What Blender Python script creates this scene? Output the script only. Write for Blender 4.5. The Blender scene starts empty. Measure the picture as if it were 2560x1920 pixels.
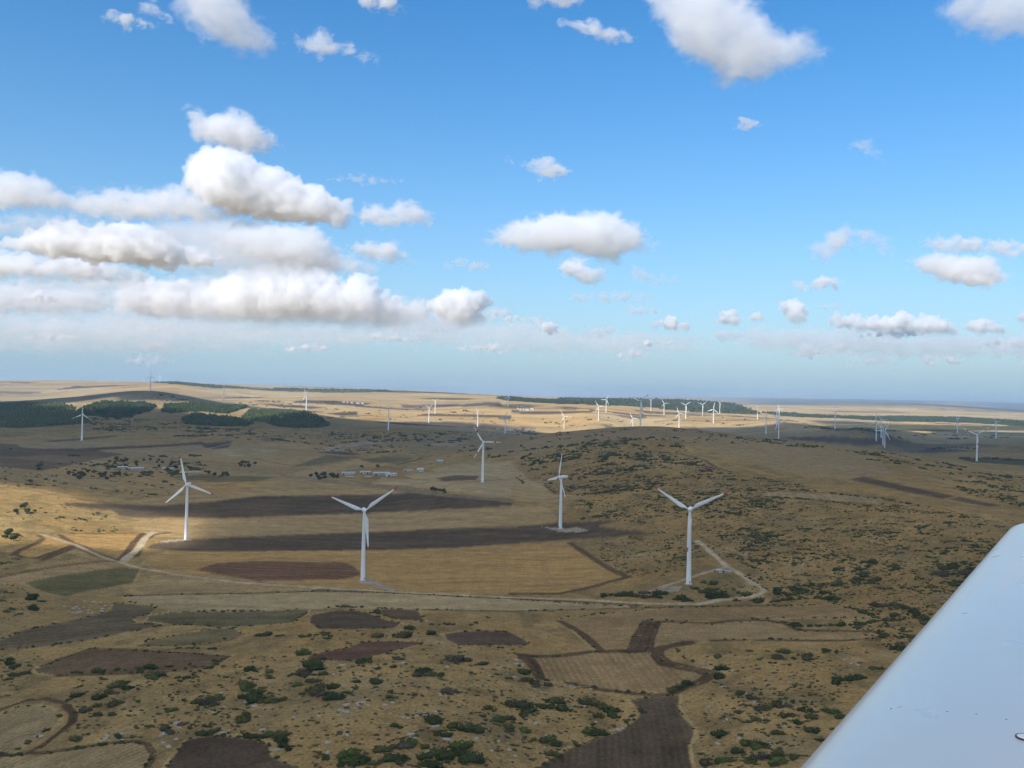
import bpy, bmesh, math, random
import numpy as np
from mathutils import Matrix, Vector

scene = bpy.context.scene
col = scene.collection
rad = math.radians
RNG = np.random.default_rng(7)
random.seed(7)

# ------------------------------------------------------------------ camera
KF = 2217.0                      # focal length in pixels of a 2560 x 1920 picture
CAM_Z = 178.0                    # the aeroplane's height above the low plain
PITCH, ROLL = rad(0.607), rad(1.15)
_r0 = Vector((1, 0, 0)); _f = Vector((0, math.cos(PITCH), math.sin(PITCH))); _u0 = Vector((0, -math.sin(PITCH), math.cos(PITCH)))
_up = _u0 * math.cos(ROLL) - _r0 * math.sin(ROLL)
_rt = _r0 * math.cos(ROLL) + _u0 * math.sin(ROLL)
cam_data = bpy.data.cameras.new('camera')
cam_data.sensor_width = 36.0
cam_data.lens = 36.0 * KF / 2560.0
cam_data.clip_start = 0.1
cam_data.clip_end = 400000.0
cam = bpy.data.objects.new('camera', cam_data)
m3 = Matrix((_rt, _up, -_f)).transposed()
cam.matrix_world = Matrix.Translation((0, 0, CAM_Z)) @ m3.to_4x4()
col.objects.link(cam)
scene.camera = cam
CR, CU, CF = np.array(_rt), np.array(_up), np.array(_f)

def ray(u, v):
    """direction of a viewing ray, scaled so that its depth along the view axis is 1"""
    u = np.asarray(u, float); v = np.asarray(v, float)
    return CF + ((u - 1280.0) / KF)[..., None] * CR - ((v - 960.0) / KF)[..., None] * CU

def project(P):
    P = np.asarray(P, float) - np.array([0, 0, CAM_Z])
    X, Y, Z = P @ CR, P @ CU, P @ CF
    Z = np.where(Z < 1e-3, 1e-3, Z)
    return 1280 + KF * X / Z, 960 - KF * Y / Z, Z

# ------------------------------------------------------------------ sky, sun, exposure
SUN_EL, SUN_AZ = rad(36.0), rad(214.0)        # azimuth clockwise from +Y: behind the camera, to its left
SUN_DIR = np.array([math.sin(SUN_AZ) * math.cos(SUN_EL), math.cos(SUN_AZ) * math.cos(SUN_EL), math.sin(SUN_EL)])
world = bpy.data.worlds.new('World'); scene.world = world
world.use_nodes = True
wn, wl = world.node_tree.nodes, world.node_tree.links
wn.clear()
sky = wn.new('ShaderNodeTexSky'); sky.sky_type = 'NISHITA'; sky.sun_disc = False
sky.sun_elevation = SUN_EL; sky.sun_rotation = SUN_AZ
sky.altitude = 200; sky.air_density = 1.0; sky.dust_density = 0.6; sky.ozone_density = 3.0
hs = wn.new('ShaderNodeHueSaturation'); hs.inputs['Saturation'].default_value = 1.38
bg = wn.new('ShaderNodeBackground'); bg.inputs['Strength'].default_value = 0.12
wo = wn.new('ShaderNodeOutputWorld')
# low air greys the sky towards the horizon, all round
geo = wn.new('ShaderNodeNewGeometry'); sx = wn.new('ShaderNodeSeparateXYZ'); wl.new(geo.outputs['Incoming'], sx.inputs[0])
ab = wn.new('ShaderNodeMath'); ab.operation = 'ABSOLUTE'; wl.new(sx.outputs['Z'], ab.inputs[0])
ex = wn.new('ShaderNodeMath'); ex.operation = 'MULTIPLY'; ex.inputs[1].default_value = -5.5; wl.new(ab.outputs[0], ex.inputs[0])
e2 = wn.new('ShaderNodeMath'); e2.operation = 'EXPONENT'; wl.new(ex.outputs[0], e2.inputs[0])
mx = wn.new('ShaderNodeMix'); mx.data_type = 'RGBA'; mx.inputs['B'].default_value = (2.05, 3.1, 4.05, 1)
wl.new(e2.outputs[0], mx.inputs['Factor'])
wl.new(sky.outputs[0], hs.inputs['Color']); wl.new(hs.outputs[0], mx.inputs['A']); wl.new(mx.outputs['Result'], bg.inputs[0]); wl.new(bg.outputs[0], wo.inputs[0])

sun_data = bpy.data.lights.new('sun', 'SUN')
sun_data.energy = 3.4; sun_data.angle = rad(0.53); sun_data.color = (1.0, 0.93, 0.83)
sun = bpy.data.objects.new('sun', sun_data)
sun.rotation_euler = Vector(SUN_DIR).to_track_quat('Z', 'Y').to_euler()
sun.location = (0, -50, 400)
col.objects.link(sun)

vs = scene.view_settings
vs.view_transform = 'Standard'; vs.look = 'None'; vs.exposure = 0.6; vs.gamma = 1.0; vs.use_curve_mapping = False
cy = scene.cycles
cy.max_bounces = 24; cy.diffuse_bounces = 2; cy.glossy_bounces = 2; cy.volume_bounces = 14; cy.transparent_max_bounces = 16
cy.use_denoising = True
cy.use_adaptive_sampling = True; cy.adaptive_threshold = 0.02
cy.volume_max_steps = 256
cy.sample_clamp_indirect = 4.0

# ------------------------------------------------------------------ small helpers
def tag(o, label=None, cat=None, group=None, kind=None):
    if label: o['label'] = label
    if cat: o['category'] = cat
    if group: o['group'] = group
    if kind: o['kind'] = kind
    return o

def mesh_np(name, co, faces=None, loops=None, starts=None, totals=None, smooth=False):
    """mesh from numpy arrays; faces is an (n,3) or (n,4) array"""
    me = bpy.data.meshes.new(name)
    co = np.ascontiguousarray(co, np.float32)
    me.vertices.add(len(co)); me.vertices.foreach_set('co', co.ravel())
    if faces is not None:
        faces = np.ascontiguousarray(faces, np.int32); k = faces.shape[1]
        loops = faces.ravel(); starts = np.arange(len(faces), dtype=np.int32) * k
    me.loops.add(len(loops)); me.loops.foreach_set('vertex_index', loops)
    me.polygons.add(len(starts)); me.polygons.foreach_set('loop_start', starts)
    if smooth: me.polygons.foreach_set('use_smooth', np.ones(len(starts), bool))
    me.update(calc_edges=True)
    return me

def link(name, me, mats=(), parent=None, loc=None):
    o = bpy.data.objects.new(name, me)
    for m in (mats if isinstance(mats, (list, tuple)) else [mats]):
        if m and m.name not in [x.name for x in me.materials if x]: me.materials.append(m)
    if parent: o.parent = parent
    if loc is not None: o.location = loc
    col.objects.link(o)
    return o

def empty(name, loc, rz=0.0):
    o = bpy.data.objects.new(name, None); o.location = loc; o.rotation_euler.z = rz
    o.empty_display_size = 1.0
    col.objects.link(o)
    return o

def hash2(ix, iy, s):
    n = (ix.astype(np.int64) * 374761393 + iy.astype(np.int64) * 668265263 + s * 1442695041) & 0xffffffff
    n = ((n ^ (n >> 13)) * 1274126177) & 0xffffffff
    return ((n ^ (n >> 16)) & 0xffff) / 65535.0

def vnoise(x, y, s=0):
    ix, iy = np.floor(x), np.floor(y); fx, fy = x - ix, y - iy
    fx = fx * fx * (3 - 2 * fx); fy = fy * fy * (3 - 2 * fy)
    a = hash2(ix, iy, s); b = hash2(ix + 1, iy, s); c = hash2(ix, iy + 1, s); d = hash2(ix + 1, iy + 1, s)
    return (a + (b - a) * fx) * (1 - fy) + (c + (d - c) * fx) * fy

def fbm(x, y, o=4, s=0):
    t, a, w = 0.0, 1.0, 0.0
    for k in range(o):
        t = t + a * vnoise(x * 2 ** k + 17.3 * k, y * 2 ** k - 9.1 * k, s + k); w += a; a *= 0.5
    return t / w          # 0..1

def in_poly(u, v, poly):
    poly = np.asarray(poly, float); inside = np.zeros(u.shape, bool)
    x0, y0 = poly[-1]
    for x1, y1 in poly:
        if y1 != y0:
            c = ((y1 > v) != (y0 > v)) & (u < (x0 - x1) * (v - y1) / (y0 - y1) + x1)
            inside ^= c
        x0, y0 = x1, y1
    return inside

def seg_dist(u, v, pts):
    d = np.full(u.shape, 1e9)
    for (x0, y0), (x1, y1) in zip(pts[:-1], pts[1:]):
        dx, dy = x1 - x0, y1 - y0
        t = np.clip(((u - x0) * dx + (v - y0) * dy) / (dx * dx + dy * dy + 1e-9), 0, 1)
        d = np.minimum(d, np.hypot(u - x0 - t * dx, v - y0 - t * dy))
    return d

def node_mat(name):
    m = bpy.data.materials.new(name); m.use_nodes = True
    nt = m.node_tree; nt.nodes.clear()
    out = nt.nodes.new('ShaderNodeOutputMaterial')
    return m, nt.nodes, nt.links, out
# ------------------------------------------------------------------ clouds (closed meshes filled with droplets)
def vnoise3(p, s=0):
    i = np.floor(p); f = p - i; f = f * f * (3 - 2 * f)
    r = 0
    for dx in (0, 1):
        for dy in (0, 1):
            for dz in (0, 1):
                h = hash2(i[:, 0] + dx, i[:, 1] + dy + 57 * (i[:, 2] + dz), s)
                w = (f[:, 0] if dx else 1 - f[:, 0]) * (f[:, 1] if dy else 1 - f[:, 1]) * (f[:, 2] if dz else 1 - f[:, 2])
                r = r + w * h
    return r

_bm = bmesh.new(); bmesh.ops.create_icosphere(_bm, subdivisions=2, radius=1.0)
ICO_V = np.array([v.co[:] for v in _bm.verts]); ICO_F = np.array([[v.index for v in f.verts] for f in _bm.faces]); _bm.free()

def blob_union(name, centers, radii, voxel):
    """one watertight skin round many overlapping balls"""
    n = len(centers)
    co = (ICO_V[None] * radii[:, None, None] + centers[:, None]).reshape(-1, 3)
    fa = (ICO_F[None] + (np.arange(n) * len(ICO_V))[:, None, None]).reshape(-1, 3)
    me = mesh_np(name + '_puffs', co, fa)
    o = bpy.data.objects.new(name + '_puffs', me); col.objects.link(o)
    md = o.modifiers.new('remesh', 'REMESH'); md.mode = 'VOXEL'; md.voxel_size = voxel; md.use_smooth_shade = True
    dg = bpy.context.evaluated_depsgraph_get()
    out = bpy.data.meshes.new_from_object(o.evaluated_get(dg))
    bpy.data.objects.remove(o); bpy.data.meshes.remove(me)
    out.name = name
    return out

def displace(me, freq, amp, octaves, seed):
    n = len(me.vertices); co = np.empty(n * 3, np.float32); me.vertices.foreach_get('co', co); co = co.reshape(-1, 3).astype(float)
    no = np.empty(n * 3, np.float32); me.vertex_normals.foreach_get('vector', no); no = no.reshape(-1, 3)
    d, a, w = 0, 1.0, 0
    for k in range(octaves):
        q = vnoise3(co * freq * 2 ** k + 31.7 * k + seed, seed % 97)
        d = d + a * (np.abs(2 * q - 1) * 2.2 - 0.5); w += a; a *= 0.55
    co += no * (amp * d / w)[:, None]
    me.vertices.foreach_set('co', co.astype(np.float32).ravel()); me.update()

def cloud_mat(name, density, tint, scale, body, seed, aniso=0.0, fade=None):
    """droplets: thin at the skin, thick inside, torn by fine turbulence"""
    m, n, l, out = node_mat(name)
    at = n.new('ShaderNodeAttribute'); at.attribute_name = 'density'
    tc = n.new('ShaderNodeTexCoord')
    nz = n.new('ShaderNodeTexNoise'); nz.inputs['Scale'].default_value = scale; nz.inputs['Detail'].default_value = 6.0; nz.inputs['Roughness'].default_value = 0.66
    nz.inputs['Distortion'].default_value = 0.6
    mp = n.new('ShaderNodeMapping'); mp.inputs['Scale'].default_value = (0.8, 0.8, 1.15); mp.inputs['Location'].default_value = (seed * 7.31, seed * 3.17, 0)
    l.new(tc.outputs['Object'], mp.inputs['Vector']); l.new(mp.outputs[0], nz.inputs['Vector'])
    F_, G_, B_ = body
    sb = n.new('ShaderNodeMath'); sb.operation = 'MULTIPLY_ADD'; sb.inputs[1].default_value = G_; sb.inputs[2].default_value = -0.5 * G_ - B_
    l.new(nz.outputs['Fac'], sb.inputs[0])
    ad = n.new('ShaderNodeMath'); ad.operation = 'MULTIPLY_ADD'; ad.inputs[1].default_value = F_
    l.new(at.outputs['Fac'], ad.inputs[0]); l.new(sb.outputs[0], ad.inputs[2])
    mr = n.new('ShaderNodeMapRange'); mr.interpolation_type = 'SMOOTHSTEP'
    mr.inputs['From Min'].default_value = 0.0; mr.inputs['From Max'].default_value = 0.8; mr.inputs['To Min'].default_value = 0; mr.inputs['To Max'].default_value = density
    l.new(ad.outputs[0], mr.inputs['Value'])
    gt = n.new('ShaderNodeMath'); gt.operation = 'MULTIPLY'; gt.use_clamp = True; gt.inputs[1].default_value = 3.0; l.new(at.outputs['Fac'], gt.inputs[0])
    mg = n.new('ShaderNodeMath'); mg.operation = 'MULTIPLY'; l.new(mr.outputs[0], mg.inputs[0]); l.new(gt.outputs[0], mg.inputs[1]); mr = mg
    if fade:                                                                # far banks thinned downwards to imitate haze before their bases
        sz = n.new('ShaderNodeSeparateXYZ'); l.new(tc.outputs['Object'], sz.inputs[0])
        fr = n.new('ShaderNodeMapRange'); fr.interpolation_type = 'SMOOTHSTEP'; fr.inputs['From Min'].default_value = fade[0]; fr.inputs['From Max'].default_value = fade[1]; fr.inputs['To Min'].default_value = 0.04
        l.new(sz.outputs['Z'], fr.inputs['Value'])
        mf = n.new('ShaderNodeMath'); mf.operation = 'MULTIPLY'; l.new(mr.outputs[0], mf.inputs[0]); l.new(fr.outputs[0], mf.inputs[1]); mr = mf
    v = n.new('ShaderNodeVolumeScatter')
    v.inputs['Color'].default_value = (*tint, 1); v.inputs['Anisotropy'].default_value = aniso
    l.new(mr.outputs[0], v.inputs['Density'])
    l.new(v.outputs[0], out.inputs['Volume'])
    return m

def fog_body(me, mat, voxel, band, loc):
    """fills the skin with a fog that thickens inwards over the band"""
    skin = bpy.data.objects.new('cloud_skin', me)
    o = bpy.data.objects.new('cloud', bpy.data.volumes.new('cloud'))
    md = o.modifiers.new('body', 'MESH_TO_VOLUME'); md.object = skin
    md.resolution_mode = 'VOXEL_SIZE'; md.voxel_size = voxel; md.interior_band_width = band; md.density = 1.0
    o.data.materials.append(mat)
    skin.location = loc; o.location = loc
    col.objects.link(o)
    return o

WARM = (0.997, 0.978, 0.945)
CLOUD_H = 1250.0
def make_cloud(poly, label, tau=5.0, rough=0.5, far=None, depth=0.5, fill=1.0, voxel=None, tint=(0.989, 0.992, 0.999), seed=0, rmin=5, style='soft'):
    """outline in picture coordinates -> a body of its own size at the height where the clouds of that day float"""
    rng = np.random.default_rng(seed + 11)
    poly = np.array(poly, float)
    body, band, levels, inflate, gain, nsc = {'soft': ((1.0, 3.4, 0.28), 3.0, 1, 1.1, 0.66, 3.4), 'crisp': ((1.6, 2.2, 0.10), 1.1, 2, 0.3, 1.0, 1.3), 'wisp': ((0.9, 3.8, 0.40), 1.8, 0, 1.1, 1.7, 3.2)}[style]
    lo, hi = poly.min(0), poly.max(0)
    size = hi - lo
    cu, cv = (lo + hi) / 2
    # distance from the flat base
    d = ray(np.array([cu]), np.array([hi[1]]))[0]
    dist = far or CLOUD_H / max(d[2], 0.02)
    dist = min(dist, 42000.0)
    px = dist / KF                                   # metres per picture pixel at that distance
    area = 0.5 * abs(np.dot(poly[:, 0], np.roll(poly[:, 1], 1)) - np.dot(poly[:, 1], np.roll(poly[:, 0], 1)))
    n = int(fill * np.clip(area / 45, 40, 700))
    P = []
    while sum(len(p) for p in P) < n:
        q = lo + rng.random((2000, 2)) * size
        q = q[in_poly(q[:, 0], q[:, 1], poly)]
        P.append(q)
    q = np.concatenate(P)[:n]
    edge = seg_dist(q[:, 0], q[:, 1], list(map(tuple, poly)) + [tuple(poly[0])])
    r = np.clip(edge * (0.75 + 0.4 * rng.random(n)), rmin * (0.6 + rng.random(n)), (0.2 if style == 'crisp' and tint == WARM else 0.3) * size.min())
    dz = (rng.random(n) - 0.5) * 2 * depth * np.minimum(edge * 2.2, size.min())
    dirs = ray(q[:, 0], q[:, 1]) - ray(np.array([cu]), np.array([cv]))      # offsets from the cloud's middle
    base = ray(np.array([cu]), np.array([cv]))[0]
    cen = dirs * dist / px + base[None] * dz[:, None]                       # in pixels, local
    r = r + inflate * rmin
    for k in range(levels):                                                 # smaller billows budding from the bigger ones
        big = np.argsort(-r)[:(160, 420, 800)[k]]
        c0 = np.repeat(cen[big], 4, 0); r0 = np.repeat(r[big], 4)
        dv = rng.normal(size=c0.shape) + np.array([0, -0.5, 0.75]); dv /= np.linalg.norm(dv, axis=1)[:, None]
        cen = np.concatenate([cen, c0 + dv * (r0 * 0.88)[:, None]]); r = np.concatenate([r, np.maximum(r0 * (0.28 + 0.22 * rng.random(len(r0))), rmin * 0.5)])
    vx = voxel or float(np.clip(size.min() / 26, 1.8, 4.5))
    me = blob_union('cloud', cen, r, vx)
    displace(me, 1 / (rmin * (4.0 if style == 'crisp' else 5.0)), rough * rmin * (4.2 if style == 'crisp' else 3.3), 5, seed)
    me.transform(Matrix.Scale(px, 4))
    th = 0.55 * size.min() * px                                              # typical thickness in metres
    mat = cloud_mat('cloud_droplets', gain * tau * (1.5 if tint == WARM and style == 'crisp' else 0.95 if style == 'crisp' else 0.9) / th, tint, 1.0 / (rmin * nsc * px), body, seed, fade=(-0.55 * size[1] * px, 0.18 * size[1] * px) if style == 'crisp' and tint == WARM else None)
    o = fog_body(me, mat, vx * px * 0.8, band * rmin * px, tuple(base * dist + np.array([0, 0, CAM_Z])))
    tag(o, label, 'cloud', 'fair weather clouds in the sky')
    return o
WARM = (0.997, 0.978, 0.945)
CLOUDS = [
 # outline, label, tau, rough, extra
 ([(430,-60),(600,-60),(602,0),(625,46),(683,87),(706,116),(689,136),(613,133),(555,110),(509,75),(474,35),(440,0)], 'soft white cloud reaching down from the upper edge above the heaped cumulus', dict(tau=2.2, rmin=12)),
 ([(254,35),(290,33),(350,46),(382,66),(324,64),(278,52)], 'thin wisp beside the soft high cloud, on its left', dict(style='wisp', tau=0.7, rmin=7)),
 ([(350,8),(380,8),(415,38),(440,60),(400,52),(365,28)], 'small faint wisp touching the soft high cloud', dict(style='wisp', tau=0.6, rmin=7)),
 ([(729,87),(770,100),(798,75),(830,100),(856,110),(926,133),(949,153),(903,150),(833,133),(804,139),(752,121)], 'ragged wisp trailing to the right of the soft high cloud', dict(style='wisp', tau=0.8, rmin=7)),
 ([(880,-30),(972,-25),(1007,20),(949,23),(903,12)], 'small pale cloud cut by the upper edge near the middle', dict(style='wisp', tau=0.9, rmin=8)),
 ([(460,278),(480,275),(509,295),(555,286),(619,286),(648,318),(683,347),(700,370),(665,382),(590,376),(532,359),(480,330)], 'lone grey bellied cloud floating above the biggest heaped cumulus', dict(tau=3.5, rmin=9)),
 ([(466,451),(480,414),(509,393),(567,388),(625,399),(660,434),(694,440),(764,474),(827,489),(874,521),(885,544),(856,558),(775,550),(694,544),(625,527),(550,509),(498,486)], 'biggest bright heaped cumulus with a long tail sloping to the right', dict(style='crisp', tau=4.2, rmin=8, rough=0.6)),
 ([(885,550),(903,521),(937,509),(978,527),(1007,503),(1042,515),(1100,535),(1076,547),(1036,561),(955,567)], 'ragged cloud at the end of the big cumulus tail', dict(tau=2.2, rmin=6)),
 ([(-60,425),(87,446),(122,451),(139,474),(243,480),(382,480),(451,469),(521,503),(579,538),(665,550),(694,561),(608,567),(521,555),(405,550),(324,553),(231,544),(116,521),(-60,527)], 'long grey white cloud bank below the biggest cumulus', dict(tau=3.2, rmin=8)),
 ([(-20,612),(58,590),(122,567),(185,570),(231,579),(278,573),(318,564),(370,579),(428,602),(463,625),(521,637),(555,648),(498,665),(405,660),(289,654),(174,637),(58,625)], 'lumpy cumulus row with grey base, under the long cloud bank', dict(style='crisp', tau=3.6, rmin=7, rough=0.6)),
 ([(-60,636),(69,634),(116,648),(197,637),(278,654),(347,671),(370,689),(347,703),(231,703),(116,694),(-60,689)], 'smooth white roll of cloud at the picture edge above the far cloud bank', dict(tau=3.6, rmin=8)),
 ([(555,573),(694,570),(752,564),(804,584),(833,619),(868,637),(937,665),(949,677),(868,683),(752,671),(637,648),(555,619),(500,590)], 'broad grey cloud between the biggest cumulus and the far cumulus bank', dict(tau=3.0, rmin=7)),
 ([(856,613),(903,608),(984,602),(1007,625),(1036,654),(972,657),(903,642)], 'small wedge shaped cloud right of the broad grey cloud', dict(tau=2.2, rmin=6)),
 ([(301,723),(405,706),(521,712),(579,683),(613,683),(648,671),(729,665),(810,674),(839,700),(856,718),(880,694),(926,700),(949,735),(984,752),(1007,770),(1042,758),(1071,775),(1065,805),(984,825),(810,815),(637,815),(463,800),(347,788),(278,765)], 'far cauliflower cumulus bank low over the horizon', dict(style='crisp', tau=3.0, rmin=6, rough=0.8, tint=WARM, voxel=2.2)),
 ([(1071,764),(1111,735),(1157,723),(1209,735),(1221,764),(1192,781),(1233,804),(1152,822),(1099,799)], 'far notched cumulus standing just right of the cauliflower bank', dict(style='crisp', tau=2.6, rmin=5, rough=0.8, tint=WARM)),
 ([(1196,785),(1225,768),(1260,768),(1290,783),(1285,795),(1215,795)], 'small faint cloud in the notch of the far cumulus', dict(style='wisp', tau=0.8, rmin=4)),
 ([(-60,712),(60,708),(100,715),(250,730),(300,760),(200,785),(60,780),(-60,775)], 'hazy far cloud bank under the smooth white roll', dict(style='wisp', tau=0.9, rmin=6, rough=0.9, tint=WARM)),
 ([(40,745),(85,728),(130,738),(158,757),(110,762)], 'small bright puff in front of the hazy far bank', dict(style='crisp', tau=1.5, rmin=4, tint=WARM)),
 ([(347,820),(365,813),(385,814),(399,828),(370,831)], 'tiny isolated cloud low over the horizon below the cauliflower bank', dict(style='wisp', tau=0.9, rmin=3, tint=WARM)),
 ([(-60,800),(150,798),(420,812),(700,832),(980,836),(1250,842),(1100,860),(500,850),(150,838),(-60,835)], 'thin hazy cloud layer below the far cumulus banks', dict(tau=0.8, rmin=7)),
 ([(1204,602),(1273,556),(1389,535),(1528,538),(1585,567),(1649,613),(1597,625),(1539,654),(1447,637),(1296,625)], 'big lens shaped white cloud at the centre of the sky', dict(tau=3.6, rmin=8)),
 ([(1396,654),(1436,645),(1471,665),(1494,671),(1523,694),(1511,706),(1448,706),(1401,683)], 'small bright cloud right under the lens shaped cloud', dict(tau=3.5, rmin=6)),
 ([(1569,677),(1587,665),(1627,683),(1656,683),(1697,703),(1650,712),(1592,700)], 'small fading cloud to the right of the one under the lens', dict(tau=1.4, rmin=5)),
 ([(1560,-60),(1840,-60),(1836,12),(1870,46),(1917,69),(1951,87),(1986,75),(2021,78),(2055,110),(2050,139),(1998,168),(1917,197),(1864,203),(1801,179),(1731,145),(1697,104),(1640,40)], 'largest soft white cloud hanging from the upper edge on the right', dict(tau=3.0, rmin=13)),
 ([(1396,52),(1477,55),(1523,75),(1581,87),(1592,98),(1529,104),(1454,81)], 'thin wisp to the left of the largest high cloud', dict(style='wisp', tau=0.8, rmin=7)),
 ([(1300,-40),(1460,-40),(1450,10),(1380,14),(1320,0)], 'faint cloud scrap at the upper edge beside the largest high cloud', dict(style='wisp', tau=0.6, rmin=8)),
 ([(2340,25),(2414,-40),(2640,-40),(2640,75),(2507,87),(2426,75),(2379,58)], 'soft cloud in the upper corner over the wing side', dict(tau=1.1, rmin=12)),
 ([(1833,324),(1859,301),(1905,312),(1864,321)], 'tiny thin wisp alone in the clear blue', dict(style='wisp', tau=0.7, rmin=5)),
 ([(2110,370),(2150,345),(2175,352),(2195,380),(2215,405),(2190,395),(2150,372)], 'very faint curl of cloud right of the tiny wisp', dict(style='wisp', tau=0.4, rmin=5)),
 ([(1262,397),(1315,411),(1378,393),(1407,417),(1442,431),(1373,451),(1344,434)], 'faint spread wisp above the lens shaped cloud', dict(style='wisp', tau=0.9, rmin=6)),
 ([(2009,613),(2061,608),(2067,579),(2113,570),(2183,576),(2229,608),(2241,631),(2206,634),(2190,612),(2140,596),(2120,606),(2160,622),(2090,634),(2073,654),(2032,642)], 'ring like cloud with a blue gap in it', dict(tau=1.6, rmin=6)),
 ([(2287,602),(2380,590),(2600,613),(2600,637),(2437,628),(2322,625)], 'thin streak of cloud above the bright cloud at the right edge', dict(style='wisp', tau=0.8, rmin=6)),
 ([(2264,665),(2310,637),(2380,639),(2437,642),(2472,639),(2501,677),(2530,691),(2495,715),(2437,718),(2351,703),(2293,677)], 'bright flat bottomed cloud on the right below the thin streak', dict(tau=3.2, rmin=7)),
 ([(1963,718),(1998,703),(2026,709),(2044,689),(2090,697),(2113,703),(2090,715),(2021,723)], 'small thin cloud below the ring like cloud', dict(style='wisp', tau=0.9, rmin=5)),
 ([(1951,764),(1969,749),(2009,760),(2017,799),(1998,819),(1974,804)], 'little upright cumulus tower over the wind farm', dict(style='crisp', tau=1.8, rmin=4, rough=0.8, tint=WARM)),
 ([(2060,812),(2113,793),(2206,795),(2252,790),(2310,793),(2356,797),(2403,825),(2385,836),(2322,840),(2235,838),(2120,822)], 'far low cumulus row over the plain on the right', dict(style='crisp', tau=1.5, rmin=5, rough=0.8, tint=WARM)),
 ([(2408,807),(2466,802),(2524,833),(2484,841),(2426,832)], 'short far cumulus at the end of the low row', dict(style='crisp', tau=1.2, rmin=4, rough=0.8, tint=WARM)),
 ([(2540,795),(2556,778),(2600,790),(2600,815),(2550,812)], 'small cloud cut by the right edge above the low row', dict(style='crisp', tau=1.0, rmin=4, tint=WARM)),
 ([(1338,820),(1350,806),(1384,808),(1396,827),(1448,848),(1396,847)], 'small peach cloud low over the distant forest ridge', dict(style='crisp', tau=1.5, rmin=4, rough=0.8, tint=WARM)),
 ([(1656,806),(1679,795),(1713,819),(1697,833),(1668,821)], 'little bright puff low over the white turbines', dict(style='crisp', tau=1.8, rmin=4, rough=0.8, tint=WARM)),
 ([(1620,812),(1640,800),(1656,815),(1640,825)], 'dim puff on the left of the little bright puff', dict(style='wisp', tau=0.7, rmin=3, tint=WARM)),
 ([(1785,812),(1807,782),(1836,788),(1850,804),(1836,818)], 'rounded puff between the little bright puff and the cumulus tower', dict(style='crisp', tau=1.2, rmin=4, rough=0.8, tint=WARM)),
 ([(1866,797),(1893,783),(1913,799),(1893,808)], 'smallest puff just left of the cumulus tower', dict(style='crisp', tau=1.1, rmin=3, tint=WARM)),
 ([(1980,884),(2009,852),(2032,866),(2055,893),(2009,893)], 'peach puff beneath the cumulus tower near the horizon', dict(style='wisp', tau=0.9, rmin=4, rough=0.8, tint=WARM)),
 ([(1765,832),(1800,824),(1845,826),(1862,845),(1800,858)], 'faint smudge of cloud below the rounded puff', dict(style='wisp', tau=0.5, rmin=5, tint=WARM)),
 ([(1450,830),(1500,812),(1545,822),(1530,840),(1480,842)], 'faint cloud scrap right of the small peach cloud', dict(style='wisp', tau=0.5, rmin=5, tint=WARM)),
 ([(2090,905),(2170,880),(2230,890),(2250,912),(2150,915)], 'dim low cloud near the horizon under the low cumulus row', dict(style='wisp', tau=0.4, rmin=5, tint=WARM)),
 ([(1105,660),(1150,648),(1200,655),(1232,672),(1170,676)], 'small grey cloud floating alone left of the lens shaped cloud', dict(tau=1.2, rmin=5)),
 ([(380,560),(470,548),(600,556),(720,572),(760,610),(840,640),(900,672),(760,690),(600,672),(480,668),(430,640),(520,620),(450,590)], 'dim lavender cloud mass filling the gap behind the broad grey cloud', dict(tau=1.2, rmin=8, far=11500)),
 ([(-60,690),(120,696),(330,690),(420,700),(560,690),(520,730),(300,735),(100,725),(-60,720)], 'pale cloud layer between the smooth white roll and the far bank', dict(tau=0.9, rmin=7, tint=WARM)),
 ([(250,760),(420,790),(700,812),(960,812),(1080,800),(1140,815),(1000,845),(700,850),(380,832),(240,800)], 'blue grey hazy skirt under the cauliflower bank', dict(tau=1.1, rmin=7)),
 ([(1250,800),(1420,822),(1560,832),(1760,836),(1900,850),(1880,866),(1600,862),(1380,850),(1240,828)], 'thin pale layer low over the distant forest ridge', dict(tau=0.6, rmin=7, tint=WARM)),
 ([(1880,832),(2060,838),(2300,842),(2500,850),(2640,846),(2640,872),(2400,876),(2100,872),(1900,862)], 'thin pale layer under the far low cumulus row', dict(tau=0.7, rmin=7, tint=WARM)),
 ([(1430,738),(1540,730),(1650,742),(1560,756),(1440,752)], 'faint flat streak below the small fading cloud', dict(style='wisp', tau=0.4, rmin=6)),
 ([(790,447),(900,438),(1030,456),(900,461)], 'barely visible streak right of the biggest cumulus', dict(style='wisp', tau=0.25, rmin=4)),
]
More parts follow.
